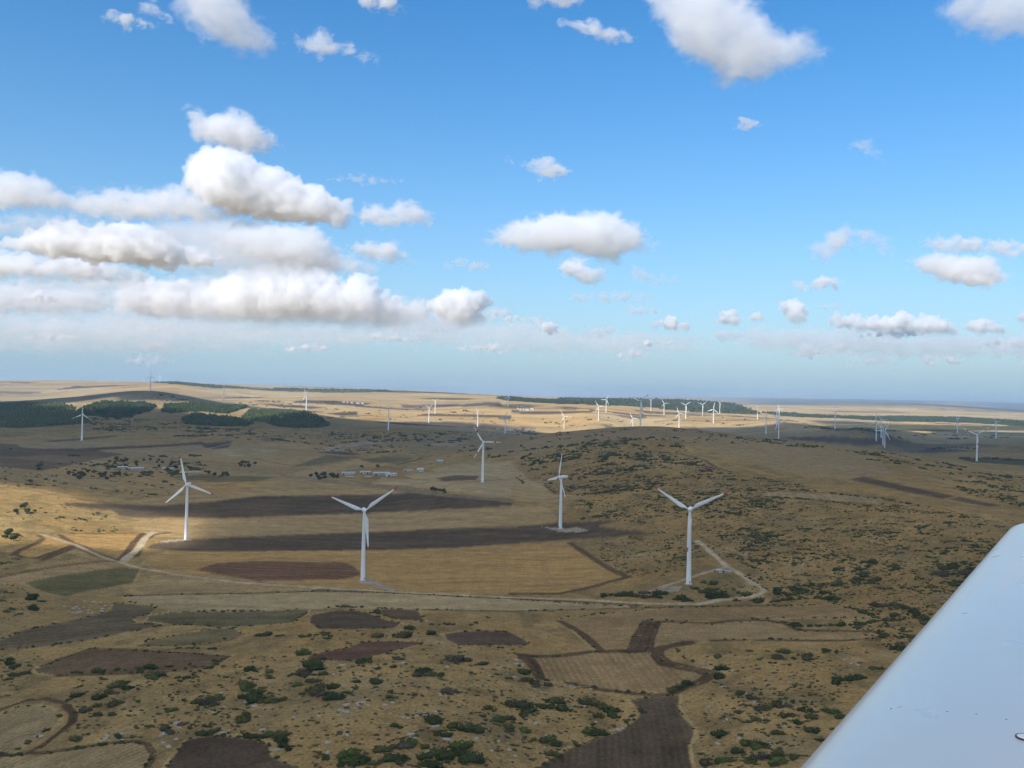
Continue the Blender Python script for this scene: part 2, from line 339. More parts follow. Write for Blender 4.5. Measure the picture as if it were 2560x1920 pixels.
CLOUDS += [
 ([(1060,812),(1250,800),(1420,826),(1640,836),(1760,842),(1740,880),(1500,892),(1250,880),(1080,860)], 'soft milky cloud layer low in the middle of the sky', dict(tau=0.9, rmin=8, tint=WARM, far=27000)),
 ([(1820,822),(1960,812),(2150,818),(2350,832),(2640,836),(2640,892),(2350,900),(2050,892),(1850,872)], 'soft milky cloud layer low on the wing side', dict(tau=0.95, rmin=8, tint=WARM, far=27500)),
 ([(880,725),(1000,740),(1100,760),(1230,790),(1260,830),(1120,840),(960,830),(860,790)], 'pale veil round the notched cumulus', dict(tau=1.0, rmin=8, tint=WARM, far=24000)),
 ([(-60,540),(120,535),(300,560),(420,570),(520,600),(420,622),(250,590),(60,588),(-60,600)], 'pale grey veil between the long cloud bank and the lumpy row', dict(tau=1.0, rmin=9)),
 ([(300,560),(480,545),(700,560),(830,620),(900,668),(780,700),(560,700),(400,680),(330,620)], 'wide pale veil joining the broad grey cloud to the far bank', dict(tau=0.9, rmin=10, far=13500)),
 ([(-60,690),(200,700),(420,690),(700,672),(860,712),(1000,760),(900,800),(500,800),(200,790),(-60,780)], 'wide hazy veil behind the cauliflower bank', dict(tau=0.9, rmin=8, far=26000)),
 ([(-60,770),(240,775),(560,800),(900,812),(1150,800),(1180,856),(700,885),(250,890),(-60,880)], 'second thin hazy layer under the far banks', dict(tau=0.9, rmin=8, far=30000)),
]
_rc = np.random.default_rng(77)
_pl = ['over the far village', 'over the ridge forest', 'over the hazy hills', 'over the tree belt', 'over the brown hill', 'over the pine woods', 'over the hamlet', 'over the sunlit plain', 'over the tall grey turbine', 'over the cluster of turbines', 'over the lone far turbine', 'over the slim turbine', 'over the sky gap', 'over the wing tip', 'over the farm', 'over the skyline turbine']
for k in range(16):
    cu_ = (1310, 1640, 2080, 2330, 400, 150, 1190, 1530, 1600, 2205, 2095, 765, 1100, 2500, 930, 330)[k] + _rc.normal() * 25; cv_ = (800, 858, 872, 905, 868, 845, 872, 888, 780, 838, 768, 872, 838, 862, 848, 905)[k]
    w_ = 38 + 60 * _rc.random(); h_ = 8 + 10 * _rc.random(); n_ = 11
    ang_ = np.linspace(0, 2 * math.pi, n_, endpoint=False)
    CLOUDS.append(([(cu_ + w_ * math.cos(t) * (.7 + .5 * _rc.random()), cv_ + h_ * (math.sin(t) if math.sin(t) < 0 else .45 * math.sin(t)) * (.6 + .7 * _rc.random())) for t in ang_], f'faint warm scrap of cloud low {_pl[k]}', dict(style='wisp', tau=0.55 + .5 * _rc.random(), rmin=4.5, tint=WARM)))
for i, (poly, label, kw) in enumerate(CLOUDS):
    make_cloud(poly, label, seed=100 + i, **kw)
# ------------------------------------------------------------------ wind turbines: where they stand (base pixel, tower height in pixels,
# hub height in metres, blade length in pixels, blade angle, yaw, kind, label)
TURB = [
 (465, 1350, 138, 65, 75, -12, 22, 'red', 'white wind turbine at the end of the dark ploughed strip, beside the sunlit hollow'),
 (907, 1452, 174.5, 65, 99, 54, -6, 'red', 'white wind turbine standing in the stubble by the field track, nearest but one'),
 (1721.5, 1460, 186, 65, 104, 62, 6, 'red', 'largest white wind turbine, by the bend of the gravel track and grey hut'),
 (1400.7, 1322, 129, 65, 71, 18, 64, 'red', 'white wind turbine turned side on, on a pale pad in dark ploughland'),
 (1206.2, 1206.4, 101, 67, 45, -31, 6, 'band', 'wind turbine with red banded white blade ends in the pale field behind the farm'),
 (204.6, 1101.8, 65.6, 67, 26, 5, 12, 'band', 'wind turbine standing alone in front of the dark pine wood'),
 (375.8, 977, 36, 67, 14.5, 0, 8, 'plain', 'grey wind turbine on top of the brown hill above the pine woods'),
 (399.5, 960, 18.5, 67, 8, -20, 40, 'plain', 'tiny faint wind turbine on the skyline just beyond the hilltop one'),
 (559.5, 1009, 33, 67, 12.5, 0, 4, 'plain', 'faint wind turbine at the foot of the brown hill, over the pine wood'),
 (765.6, 1029.5, 45, 67, 22, -19, 50, 'plain', 'slim wind turbine rising from the edge of the last pine wood'),
 (970.8, 1075.8, 55, 67, 18, 60, 10, 'plain', 'wind turbine with raised blades on the scrubby rise past the pine woods'),
 (1071.9, 1056.6, 38.6, 67, 12, 55, 4, 'plain', 'wind turbine at the edge of the dark strip below the sunlit plain'),
 (1087.5, 1035, 33, 67, 11, 55, -4, 'plain', 'bright wind turbine just behind the one at the dark strip'),
 (1194, 1066.3, 39, 67, 10, -20, 60, 'plain', 'dim wind turbine seen edge on above the hamlet with white sheds'),
 (1262.9, 1084.8, 42.5, 67, 19, 16, 5, 'red', 'wind turbine with red tips beside the white sheds of the hamlet'),
 (1270.1, 1017, 27, 60, 17, -5, 55, 'plain', 'distant wind turbine above the white far village'),
 (1409.9, 1073.9, 32, 58, 18, -31, 15, 'band', 'wind turbine with one red banded blade at the near edge of the sunlit plain'),
 (1496, 1051.5, 36.2, 67, 17, -31, 12, 'band', 'bright white wind turbine in the sunlit stubble, behind the dark hill'),
 (1515, 1031.2, 32.5, 67, 15.5, 33, -8, 'red', 'wind turbine with a level blade, in front of the ridge forest'),
 (1581.9, 1084, 37, 67, 17, -30, 30, 'red', 'wind turbine half hidden by the crest, only its head showing'),
 (1601, 1068, 66, 74, 32, 50, 6, 'band', 'tall grey wind turbine on the crest with its blades against the sky'),
 (1627.1, 1027.8, 27, 67, 10.5, 60, 50, 'plain', 'wind turbine seen edge on right below the ridge forest'),
 (1660, 1037.3, 29.6, 67, 13, -30, 14, 'band', 'wind turbine before the ridge forest, beyond the tall grey one'),
 (1697.3, 1071, 37.5, 67, 18, -20, 20, 'red', 'bright wind turbine whose foot meets the crest of the dark hill'),
 (1714.3, 1047.1, 34.5, 67, 15.7, 54, 2, 'red', 'bright wind turbine with raised blades, between ridge forest and crest'),
 (1756.3, 1039.3, 27, 67, 13.8, 55, 5, 'band', 'pale wind turbine at the foot of the dark ridge forest'),
 (1783.4, 1059, 35.5, 67, 18.5, 11, 10, 'red', 'bright wind turbine with one blade straight up, in open stubble'),
 (1799.3, 1033.2, 26.4, 67, 11, 58, -35, 'plain', 'small wind turbine at the falling end of the ridge forest'),
 (1893.6, 1048.5, 31.9, 67, 11, -39, 5, 'band', 'wind turbine beyond the end of the ridge forest, before the hazy hills'),
 (1914.9, 1085, 42, 65, 20, 13, 35, 'red', 'grey wind turbine standing in shade at the edge of the sunlit field'),
 (1941.4, 1070.2, 39.3, 67, 14.5, 23, -5, 'red', 'sunlit wind turbine of the tight group of three, lower headed'),
 (1947.5, 1058, 39, 67, 12.5, -20, 0, 'plain', 'sunlit wind turbine of the tight group of three, higher headed'),
 (1946.3, 1097, 44.5, 65, 27, -40, 20, 'red', 'grey shaded wind turbine at the front of the tight group of three'),
 (2087.2, 1072.6, 39.7, 67, 15, 51, 6, 'red', 'lone wind turbine at the end of the sunlit fields'),
 (2190.3, 1101, 47, 67, 24.5, 8, 40, 'red', 'wind turbine at the edge of the purple ploughland, first of the cluster of four'),
 (2202.7, 1090.7, 45.2, 67, 16, -31, 5, 'plain', 'wind turbine behind the cluster of four with one level blade'),
 (2207, 1120.5, 46, 67, 18, 56, 4, 'band', 'wind turbine with spread blades at the front of the cluster of four'),
 (2211.8, 1120, 42.5, 60, 28, 31, 6, 'red', 'longest bladed wind turbine of the cluster of four'),
 (2441.9, 1153.7, 67, 67, 34.5, 56, 6, 'band', 'wind turbine with red banded blades standing by the shrubby far slope'),
 (2393.5, 1082.5, 37, 67, 13, -23, 60, 'plain', 'wind turbine before the dark belt of trees, seen nearly edge on'),
 (2489.9, 1096.2, 42, 67, 14.5, -30, 30, 'plain', 'farthest out wind turbine below the end of the tree belt'),
]

# ------------------------------------------------------------------ the lie of the land
def by_z(u, v, z):
    d = ray(u, v); t = (z - CAM_Z) / d[2]; return d[0] * t, d[1] * t, z
def by_d(u, v, D):
    d = ray(u, v); return d[0] * D, d[1] * D, CAM_Z + d[2] * D
def at_d(u, D, z):
    d = ray(u, 960); return d[0] * D, d[1] * D, z
CP = []
TPOS = []
for t in TURB:
    D = t[3] * KF / t[2]; p = by_d(t[0], t[1], D); TPOS.append(p); CP.append(p)
for q in [(0,1920,4),(640,1920,14),(1280,1920,8),(1500,1920,2),(2000,1900,14),(2560,1920,14),
          (300,1720,12),(800,1720,20),(1200,1720,16),(900,1600,14),(1450,1690,4),(1480,1800,2),(1900,1700,14),(2300,1700,20),
          (0,1600,4),(400,1530,2),(700,1520,2),(1000,1510,1),(1500,1510,3),(1900,1530,8),(2300,1550,20),
          (300,1420,0),(650,1420,0),(1200,1430,0),(0,1430,6),(0,1260,24),(150,1250,17),(0,1180,26),(300,1200,14),
          (640,1360,-1),(1200,1350,0),(1000,1270,4),(600,1270,4),(300,1280,4),
          (900,1180,16),(500,1180,16),(1300,1210,20),(700,1120,26),(100,1120,31),(400,1110,33),
          (1600,1330,18),(1900,1400,22),(2200,1400,34),(2500,1400,44),(1450,1240,24),(1600,1250,38),(1900,1250,48),(2200,1280,52),(2500,1280,55),
          (1500,1150,56),(1700,1150,66),(1950,1160,70),(2250,1190,66),(2540,1210,52),
          (900,1090,42),(650,1090,46),(1000,1085,52),(1130,1088,45),(1100,1130,30),(800,1140,22),
          (300,1040,72),(600,1060,58),(820,1063,55)]:
    CP.append(by_z(*q))
for q in [(1340,1086,2450),(1460,1075,2480),(1580,1068,2500),(1700,1073,2480),(1830,1090,2400),(2000,1108,2250),(2200,1128,2050),(2380,1160,1900),(2560,1190,1750),
          (350,978,4300),(200,992,4100),(100,1003,3950),(500,996,4200),(600,1018,3850),(0,1010,3850),(750,1040,3400),
          (640,1000,5600),(640,985,7600),(900,1000,5600),(1000,1020,5200),(100,985,7500),
          (0,962,8600),(220,959,8600),(430,955,7600),(600,968,8600),(800,972,8900),(1000,976,9200),(1250,988,9600),
          (1400,997,8600),(1500,998,8000),(1750,1004,7800),(1880,1024,6900),(1900,1036,6000),
          (2100,1030,9000),(2400,1035,9000),(2300,1010,16000),(2330,1012,14000),(2000,1010,20000),(2560,1030,14000),(2560,1021,24000),
          (2000,1062,4600),(2300,1060,5200),(2500,1072,5000)]:
    CP.append(by_d(*q))
for q in [(1500,3050,25),(1800,3000,24),(2100,2900,14),(2400,2700,22),(2560,2500,25),(640,40000,60),(0,40000,60),(1280,40000,80),
          (1500,12000,90),(1750,12000,80),(1950,32000,205),(2250,32000,190),(2560,32000,170),(350,6000,95),(500,6000,92)]:
    CP.append(at_d(*q))
for a in (-0.95, 0.95):
    for D, z in ((200, 14), (500, 15), (1100, 22), (2500, 50), (6000, 80), (20000, 110), (45000, 100)):
        CP.append((a * D, D, z))
for a in (-0.5, 0, 0.5):
    CP.append((a * 180, 180, 14))
CP = np.array(CP)
def _q(x, y):
    return np.stack([x / y * 2.2, np.log(y)], -1)
def _tps(r2):
    return np.where(r2 > 1e-12, 0.5 * r2 * np.log(r2 + 1e-12), 0.0)
_C = _q(CP[:, 0], CP[:, 1]); _n = len(_C)
_K = _tps(((_C[:, None] - _C[None]) ** 2).sum(-1)) + np.eye(_n) * 2e-4
_Pm = np.concatenate([np.ones((_n, 1)), _C], 1)
_sol = np.linalg.solve(np.block([[_K, _Pm], [_Pm.T, np.zeros((3, 3))]]), np.concatenate([CP[:, 2], np.zeros(3)]))
GA, GB = np.linspace(-0.95, 0.95, 420), np.linspace(math.log(150), math.log(46000), 420)
_ga, _gb = np.meshgrid(GA, GB, indexing='ij')
_G = np.empty(_ga.size)
_pts = np.stack([_ga.ravel() * 2.2, _gb.ravel()], -1)
for i in range(0, len(_pts), 20000):
    p = _pts[i:i + 20000]
    _G[i:i + 20000] = _tps(((p[:, None] - _C[None]) ** 2).sum(-1)) @ _sol[:_n] + _sol[_n] + p @ _sol[_n + 1:]
_G = _G.reshape(_ga.shape)

def height(x, y):
    x = np.asarray(x, float); y = np.maximum(np.asarray(y, float), 151.0)
    fa = np.clip((x / y - GA[0]) / (GA[1] - GA[0]), 0, len(GA) - 1.001); fb = np.clip((np.log(y) - GB[0]) / (GB[1] - GB[0]), 0, len(GB) - 1.001)
    ia, ib = fa.astype(int), fb.astype(int); fa, fb = fa - ia, fb - ib
    g = _G[ia, ib] * (1 - fa) * (1 - fb) + _G[ia + 1, ib] * fa * (1 - fb) + _G[ia, ib + 1] * (1 - fa) * fb + _G[ia + 1, ib + 1] * fa * fb
    amp = np.clip(0.35 + y / 2500.0, 0.35, 4.0) * np.clip(1.4 - y / 30000.0, 0.3, 1)
    return g + amp * (fbm(x / 210.0 + 5, y / 210.0, 3, 3) - 0.5) * 2.2

_YS = np.exp(np.linspace(math.log(170), math.log(42000), 1400))
def ground_hit(u, v):
    """first point of the land along the ray of a pixel"""
    u = np.atleast_1d(np.asarray(u, float)); v = np.atleast_1d(np.asarray(v, float))
    d = ray(u, v); out = np.full((len(u), 3), np.nan)
    for i in range(len(u)):
        s = _YS / d[i, 1]; X = d[i, 0] * s; Z = CAM_Z + d[i, 2] * s
        dif = Z - height(X, _YS); k = np.argmax(dif < 0)
        if dif[k] >= 0: continue
        if k > 0:
            w = dif[k - 1] / (dif[k - 1] - dif[k]); yy = _YS[k - 1] + (_YS[k] - _YS[k - 1]) * w
        else: yy = _YS[0]
        s = yy / d[i, 1]; out[i] = (d[i, 0] * s, yy, height(d[i, 0] * s, yy))
    return out

# ------------------------------------------------------------------ fields, tracks, woods (outlines as seen, carried onto the land)
STUB, STUBPALE, STUBGOLD = (0.345, 0.24, 0.112), (0.35, 0.265, 0.14), (0.375, 0.235, 0.088)
PLOUGH, PLOUGHRED, BROWN, FALLOW = (0.088, 0.064, 0.042), (0.15, 0.082, 0.047), (0.165, 0.104, 0.055), (0.15, 0.122, 0.058)
GRASS, TRACK, GRAVEL, WOOD = (0.285, 0.186, 0.072), (0.44, 0.36, 0.235), (0.32, 0.275, 0.205), (0.06, 0.07, 0.035)
HILLBROWN, EARTH = (0.25, 0.195, 0.115), (0.075, 0.048, 0.03)
VERGE = (0.37, 0.265, 0.115)
FIELDS = [   # name, colour, (furrow direction in degrees, spacing m, strength), outline, label
 ('stubble_field', STUBGOLD, (8, 9, .07), [(382,1389),(428,1377),(903,1377),(1132,1374),(1273,1360),(1423,1353),(1493,1400),(1551,1441),(1500,1458),(1412,1485),(1280,1484),(1111,1484),(995,1474),(797,1467),(579,1447),(470,1437),(392,1425),(360,1408)], 'broad golden stubble field round the second nearest turbine'),
 ('stubble_field', STUB, (6, 10, .06), [(350,1300),(463,1296),(648,1293),(987,1280),(1280,1264),(1366,1267),(1395,1300),(1335,1313),(1280,1315),(1132,1321),(958,1329),(825,1334),(640,1341),(474,1348),(385,1342),(330,1322)], 'long stubble strip between the two dark ploughed strips'),
 ('stubble_field', STUBPALE, (4, 8, .06), [(313,1490),(450,1486),(640,1483),(797,1478),(991,1483),(1279,1499),(1450,1508),(1625,1518),(1450,1524),(1280,1528),(1060,1524),(840,1518),(640,1527),(514,1528.5),(432,1527),(380,1512),(326,1506)], 'pale narrow stubble field below the field track'),
 ('stubble_field', STUB, (10, 12, .05), [(640,1215),(709,1195),(860,1203),(1000,1220),(1100,1234),(1045,1231),(900,1237),(640,1240),(520,1253),(411,1262),(300,1258),(420,1240),(520,1235)], 'wedge of stubble under the straight farm road'),
 ('stubble_field', STUBPALE, (12, 12, .05), [(929,1209),(958,1195),(1002,1198),(1175,1206),(1280,1198),(1320,1200),(1361,1214),(1380,1226),(1280,1247),(1117,1227),(1020,1216)], 'pale stubble beside the straight farm road, foot of the banded turbine'),
 ('stubble_field', STUBPALE, (14, 12, .05), [(1138,1160),(1200,1155),(1274,1154),(1285,1166),(1320,1198),(1280,1196),(1175,1203),(1040,1197),(1100,1185),(1075,1174)], 'pale stubble above the banded turbine'),
 ('stubble_field', STUB, (12, 12, .05), [(1280,1213),(1323,1215),(1361,1223),(1387,1236),(1488,1236),(1442,1247),(1407,1256),(1366,1258),(1280,1251)], 'small stubble tongue below the scrubby hillside'),
 ('stubble_field', STUB, (15, 14, .05), [(785,1172),(892,1148.6),(993,1159),(930,1168),(842,1176),(760,1188),(709,1188)], 'triangle of stubble behind the white farm'),
 ('fallow_field', FALLOW, (15, 14, .05), [(727,1167),(819,1137),(892,1143),(785,1163)], 'dull green fallow triangle beyond the farm'),
 ('ploughed_field', PLOUGH, (5, 9, .10), [(162,1256),(289,1260),(411,1264),(521,1256),(640,1241),(900,1238),(1045,1232),(1132,1239),(1280,1257),(1280,1264),(987,1280),(640,1292),(463,1296),(347,1293),(300,1290),(283,1277),(162,1265)], 'dark ploughed strip, the upper of two, crossing behind the turbines'),
 ('ploughed_field', PLOUGH, (5, 9, .10), [(367,1371),(380,1360),(474,1349),(640,1341.5),(825,1334.5),(958,1329.5),(1132,1321.5),(1280,1316),(1335,1313),(1401,1308),(1500,1302),(1555,1300),(1494,1311),(1500,1318),(1581,1326),(1645,1334),(1569,1339.5),(1482,1345),(1396,1351),(1280,1359),(1132,1369),(929,1375),(640,1378),(451,1378)], 'dark ploughed strip, the lower of two, with the side on turbine in it'),
 ('ploughed_field', PLOUGHRED, (5, 8, .16), [(489,1425),(539,1408),(640,1403),(780,1404),(859,1406),(881,1414),(900,1428),(900,1438),(859,1448.6),(640,1452),(595,1444)], 'reddish half ploughed patch next to the second nearest turbine'),
 ('fallow_field', (0.115,0.096,0.050), (6, 8, .10), [(376,1538),(432,1531),(514,1530),(640,1528.5),(772,1525),(765,1535),(728,1557),(640,1564.5),(564,1566),(533,1566),(432,1561),(364,1553.6)], 'dark fallow strip below the pale stubble field'),
 ('ploughed_field', PLOUGH, (20, 7, .10), [(775,1557),(781,1537),(830,1528),(878,1525),(922,1531.6),(953,1547),(1003,1557),(985,1569),(922,1572),(797,1571)], 'rounded ploughed knoll edged by bushes'),
 ('ploughed_field', (0.111,0.069,0.042), (6, 8, .10), [(953,1521),(1044,1525),(1063,1553.6),(1010,1550),(960,1538)], 'small brown ploughed corner behind the knoll bushes'),
 ('fallow_field', (0.125,0.098,0.055), (25, 8, .10), [(-60,1625),(0,1600),(63,1575.5),(219,1544),(276,1525),(288,1506.6),(316.5,1510),(392,1519),(370,1535),(332,1547),(332,1557),(407,1563),(282,1588),(157,1610),(78,1619),(0,1624),(-60,1640)], 'large dark fallow field curving to the picture edge'),
 ('fallow_field', FALLOW, (15, 7, .08), [(342,1616),(376,1600),(454,1585),(533,1571),(580,1569),(605,1585),(548,1604),(454,1616)], 'lens of olive fallow under the dark field'),
 ('ploughed_field', (0.133,0.089,0.050), (15, 6, .08), [(85,1679),(103,1666),(226,1622.5),(282,1624),(439,1632),(573,1640),(533,1663),(439,1676),(282,1684),(141,1690)], 'brown field with a bushy stone edge in the near corner'),
 ('stubble_field', (0.270,0.203,0.105), (70, 3.2, .12), [(-60,1800),(0,1789),(38,1770),(94,1763),(132,1773),(150,1789),(138,1814),(103,1836),(31,1883),(-60,1893)], 'oval stubble field ringed by dark earth in the near corner'),
 ('stubble_field', (0.286,0.213,0.105), (50, 3.5, .12), [(-60,1903),(0,1892),(130,1883),(240,1865),(330,1855),(365,1862),(380,1885),(375,1905),(350,1930),(330,1990),(-60,1990)], 'furrowed stubble field at the bottom corner'),
 ('ploughed_field', PLOUGH, (30, 3, .20), [(400,1990),(414,1920),(445,1876),(470,1848),(526,1839),(580,1842),(639,1848),(671,1864),(674,1889),(703,1904),(743,1917),(765,1935),(780,1990)], 'dark freshly ploughed patch at the bottom edge'),
 ('ploughed_field', (0.117,0.065,0.044), (15, 5, .10), [(765,1646),(809,1629),(859,1622),(909,1605),(953,1602),(1032,1604),(1063,1607),(1016,1619),(953,1635),(878,1651),(815,1651)], 'small reddish ploughed lens among the bushes'),
 ('ploughed_field', (0.101,0.071,0.049), (15, 6, .10), [(1110,1585),(1154,1579),(1204,1577),(1279,1582),(1310,1597),(1324,1613),(1280,1613),(1154,1613),(1119,1600)], 'grey ploughed patch in the rocky pasture'),
 ('stubble_field', (0.292,0.198,0.092), (96, 4.5, .11), [(1311,1640),(1336,1642),(1399,1641),(1480,1630),(1621,1630),(1642,1642),(1662,1659),(1750,1681),(1776,1688),(1731,1709),(1690,1730),(1647,1736),(1575,1731),(1499,1722),(1418,1706),(1368,1703),(1352,1696),(1333,1660)], 'furrowed tan field with a pointed corner and dark border'),
 ('ploughed_field', (0.090,0.067,0.042), (85, 3.5, .14), [(1320,1990),(1343,1920),(1424,1870),(1499,1845),(1556,1826),(1596,1795),(1606,1782),(1575,1751),(1640,1743),(1697,1738),(1694,1767),(1712,1798),(1734,1820),(1728,1848),(1719,1864),(1731,1914),(1733,1990)], 'dark ploughed field opening to the bottom edge'),
 ('stubble_field', (0.281,0.188,0.084), (5, 7, .08), [(1405,1557),(1400,1547),(1500,1535),(1700,1519),(1900,1514),(1960,1516),(2090,1510),(2190,1545),(1960,1545),(1760,1556),(1643,1551),(1612,1550),(1580,1600),(1560,1626),(1490,1626),(1450,1590)], 'tan stubble field round the dark ditch'),
 ('stubble_field', (0.286,0.198,0.092), (4, 6, .08), [(1643,1556),(1760,1560),(1920,1553),(1960,1560),(2000,1577),(2180,1580),(2205,1588),(2180,1598),(2060,1600),(1920,1598),(1780,1600),(1660,1622),(1630,1620)], 'long tan field with a rounded end below the wing side hedge'),
 ('ploughed_field', PLOUGH, (5, 10, .10), [(2122,1198),(2160,1192),(2267,1215),(2389,1240),(2354,1247),(2238,1224)], 'dark ploughed strip slanting over the far slope'),
 ('ploughed_field', PLOUGH, (5, 10, .10), [(2371,1248),(2397,1243),(2504,1263),(2470,1266)], 'short dark ploughed strip beneath the slanting one'),
 ('stubble_field', (0.276,0.213,0.113), (80, 9, .08), [(1920,1229),(2065,1235),(2209,1245),(2198,1262),(2065,1250),(1920,1241)], 'grey stubble strip between two hedges on the slope'),
 ('ploughed_field', (0.090,0.065,0.052), (5, 20, .05), [(1949,1094),(2082,1091),(2200,1097),(2290,1102),(2209,1111),(2166,1114),(2065,1106),(1992,1100)], 'purple ploughland behind the hill crest'),
 ('ploughed_field', (0.087,0.069,0.052), (5, 20, .05), [(2256,1127),(2340,1121),(2435,1127),(2325,1133)], 'dark ploughland near the banded far turbine'),
 ('fallow_field', (0.074,0.069,0.038), (5, 20, .05), [(2400,1148.6),(2470,1143),(2620,1152),(2620,1168),(2500,1160),(2430,1156)], 'dark green fallow under the shrubby far slope'),
 ('fallow_field', (0.080,0.081,0.042), (5, 20, .05), [(2015,1066),(2209,1060),(2354,1062),(2493,1065),(2620,1062),(2620,1075),(2493,1076),(2267,1078),(2094,1077)], 'dull green band of rough ground below the tree belt'),
 ('ploughed_field', (0.093,0.065,0.050), (5, 14, .05), [(130,1125),(255,1118),(405,1112),(509,1104),(512,1111),(405,1117.5),(289,1123),(202,1131)], 'long dark ploughed strip in the valley behind the left turbine'),
 ('ploughed_field', (0.122,0.074,0.052), (5, 14, .05), [(87,1123),(124,1124),(231,1140),(162,1139),(95,1135)], 'reddish wedge of ploughland beside the long valley strip'),
 ('ploughed_field', (0.085,0.063,0.050), (5, 14, .05), [(503,1109),(581,1102),(573,1117),(535,1123),(505,1118)], 'dark square of ploughland at the end of the valley strip'),
 ('stubble_field', (0.286,0.218,0.118), (5, 16, .05), [(40,1113),(150,1103),(260,1104),(345,1106),(340,1110),(255,1116),(130,1122),(60,1120)], 'pale stubble round the foot of the lone turbine'),
 ('stubble_field', (0.286,0.218,0.118), (5, 16, .05), [(240,1126),(405,1119),(505,1113),(512,1121),(460,1140),(330,1138)], 'pale stubble below the long valley strip'),
 ('ploughed_field', (0.090,0.069,0.050), (5, 14, .05), [(100,1103),(190,1097),(304,1087),(280,1093),(180,1102),(130,1105)], 'thin dark strip right behind the lone turbine'),
 ('ploughed_field', (0.10,0.078,0.05), (5, 14, .08), [(0,1124),(60,1122),(110,1130),(90,1140),(30,1142),(-60,1142),(-60,1126)], 'brown ploughland at the edge of the tree filled valley'),
 ('stubble_field', STUBPALE, (8, 14, .06), [(520,1126),(640,1118),(700,1126),(640,1140),(540,1142)], 'pale stubble beyond the valley trees'),
 ('fallow_field', FALLOW, (8, 14, .06), [(425,1191),(500,1186),(600,1190),(700,1192),(640,1204),(520,1204),(450,1200)], 'dark green fallow strip past the red tipped turbine'),
 ('stubble_field', STUBGOLD, (8, 12, .06), [(470,1210),(540,1206),(640,1206),(700,1200),(640,1222),(560,1232),(480,1232)], 'golden stubble between two dark hedge lines'),
 ('stubble_field', STUBPALE, (14, 14, .05), [(1010,1188),(1060,1180),(1110,1184),(1080,1196),(1030,1196)], 'small pale paddock right of the white farm'),
 ('ploughed_field', (0.12,0.09,0.06), (5, 14, .06), [(1090,1196),(1140,1188),(1200,1190),(1190,1200),(1110,1203)], 'brown ploughed paddock before the banded turbine'),
 ('stubble_field', STUB, (8, 14, .06), [(640,1104),(740,1106),(800,1118),(720,1122),(650,1116)], 'stubble strip under the scrubby rise'),
 ('ploughed_field', PLOUGH, (5, 14, .06), [(790,1130),(850,1127),(905,1136),(860,1137)], 'thin dark ploughed strip below the quarry'),
 ('fallow_field', FALLOW, (5, 14, .06), [(900,1150),(960,1141),(1040,1143),(1010,1156),(930,1157)], 'dull fallow behind the farm trees'),
 ('stubble_field', STUBGOLD, (25, 5, .08), [(150,1338),(176,1334),(356,1334),(335,1355),(304,1394),(275,1383),(174,1354)], 'golden stubble patch by the track fork'),
 ('stubble_field', STUBGOLD, (25, 5, .08), [(98,1340),(179,1363),(90,1394),(52,1389),(43,1380),(93,1357)], 'golden patch in the loop of brown banks'),
 ('stubble_field', STUB, (8, 8, .06), [(0,1445),(141,1421),(250,1405),(268,1418),(150,1437),(60,1455),(-60,1462),(-60,1450)], 'narrow stubble field beside the earth bank'),
 ('fallow_field', (0.127,0.114,0.046), (20, 7, .08), [(60,1457),(150,1438),(300,1418),(350,1425),(330,1458),(220,1478),(160,1492),(110,1480)], 'yellow green fallow field by the track junction'),
 ('stubble_field', STUB, (6, 8, .06), [(335,1475),(392,1437),(470,1441),(579,1453),(797,1474),(640,1480),(450,1484),(340,1487)], 'brown stubble strip hugging the field track'),
 ('ploughed_field', (0.080,0.059,0.052), (5, 25, .04), [(814,1033),(892,1029),(895,1038.5),(860,1040)], 'small dark field on the plain past the last pine wood'),
 ('ploughed_field', (0.101,0.079,0.063), (5, 30, .04), [(1000,1012),(1161,1010),(1219,1005),(1250,1006),(1256,1015),(1100,1018),(1010,1021)], 'grey ploughland under the far village'),
 ('ploughed_field', (0.095,0.073,0.059), (5, 25, .04), [(935,1055),(1050,1054),(1130,1055),(1280,1066),(1350,1071),(1280,1073.5),(1180,1069),(1000,1062)], 'dark strip along the near edge of the sunlit plain'),
 ('ploughed_field', (0.127,0.094,0.067), (5, 30, .04), [(1338,1021.5),(1419,1019.5),(1500,1022),(1420,1024.5)], 'thin brown strip by the far village'),
 ('ploughed_field', (0.127,0.099,0.067), (5, 30, .04), [(1580,1025),(1640,1029),(1780,1037),(1880,1040),(1740,1040),(1620,1033)], 'brown strip along the foot of the ridge forest'),
 ('ploughed_field', (0.090,0.074,0.059), (5, 30, .04), [(640,1007),(720,1012),(820,1018),(780,1022),(700,1017)], 'dark wedge behind the pine woods'),
 ('stubble_field', (0.392,0.223,0.071), (5, 25, .04), [(883,1046),(964,1044),(967,1051),(910,1052)], 'orange stubble at the edge of the plain'),
 ('ploughed_field', (0.106,0.084,0.067), (5, 30, .04), [(505,994),(560,993),(620,991.5),(665,993.5),(600,996.5),(520,996)], 'long thin plough strip on the far plain'),
 ('stubble_field', (0.318,0.247,0.134), (5, 30, .04), [(185,1012),(226,1010),(217,1019),(200,1023),(190,1020)], 'small bare clearing between the pine woods'),
 ('stubble_field', (0.318,0.218,0.109), (5, 30, .04), [(373,1021),(410,1018),(392,1030),(365,1034)], 'bare ride between two pine woods'),
]
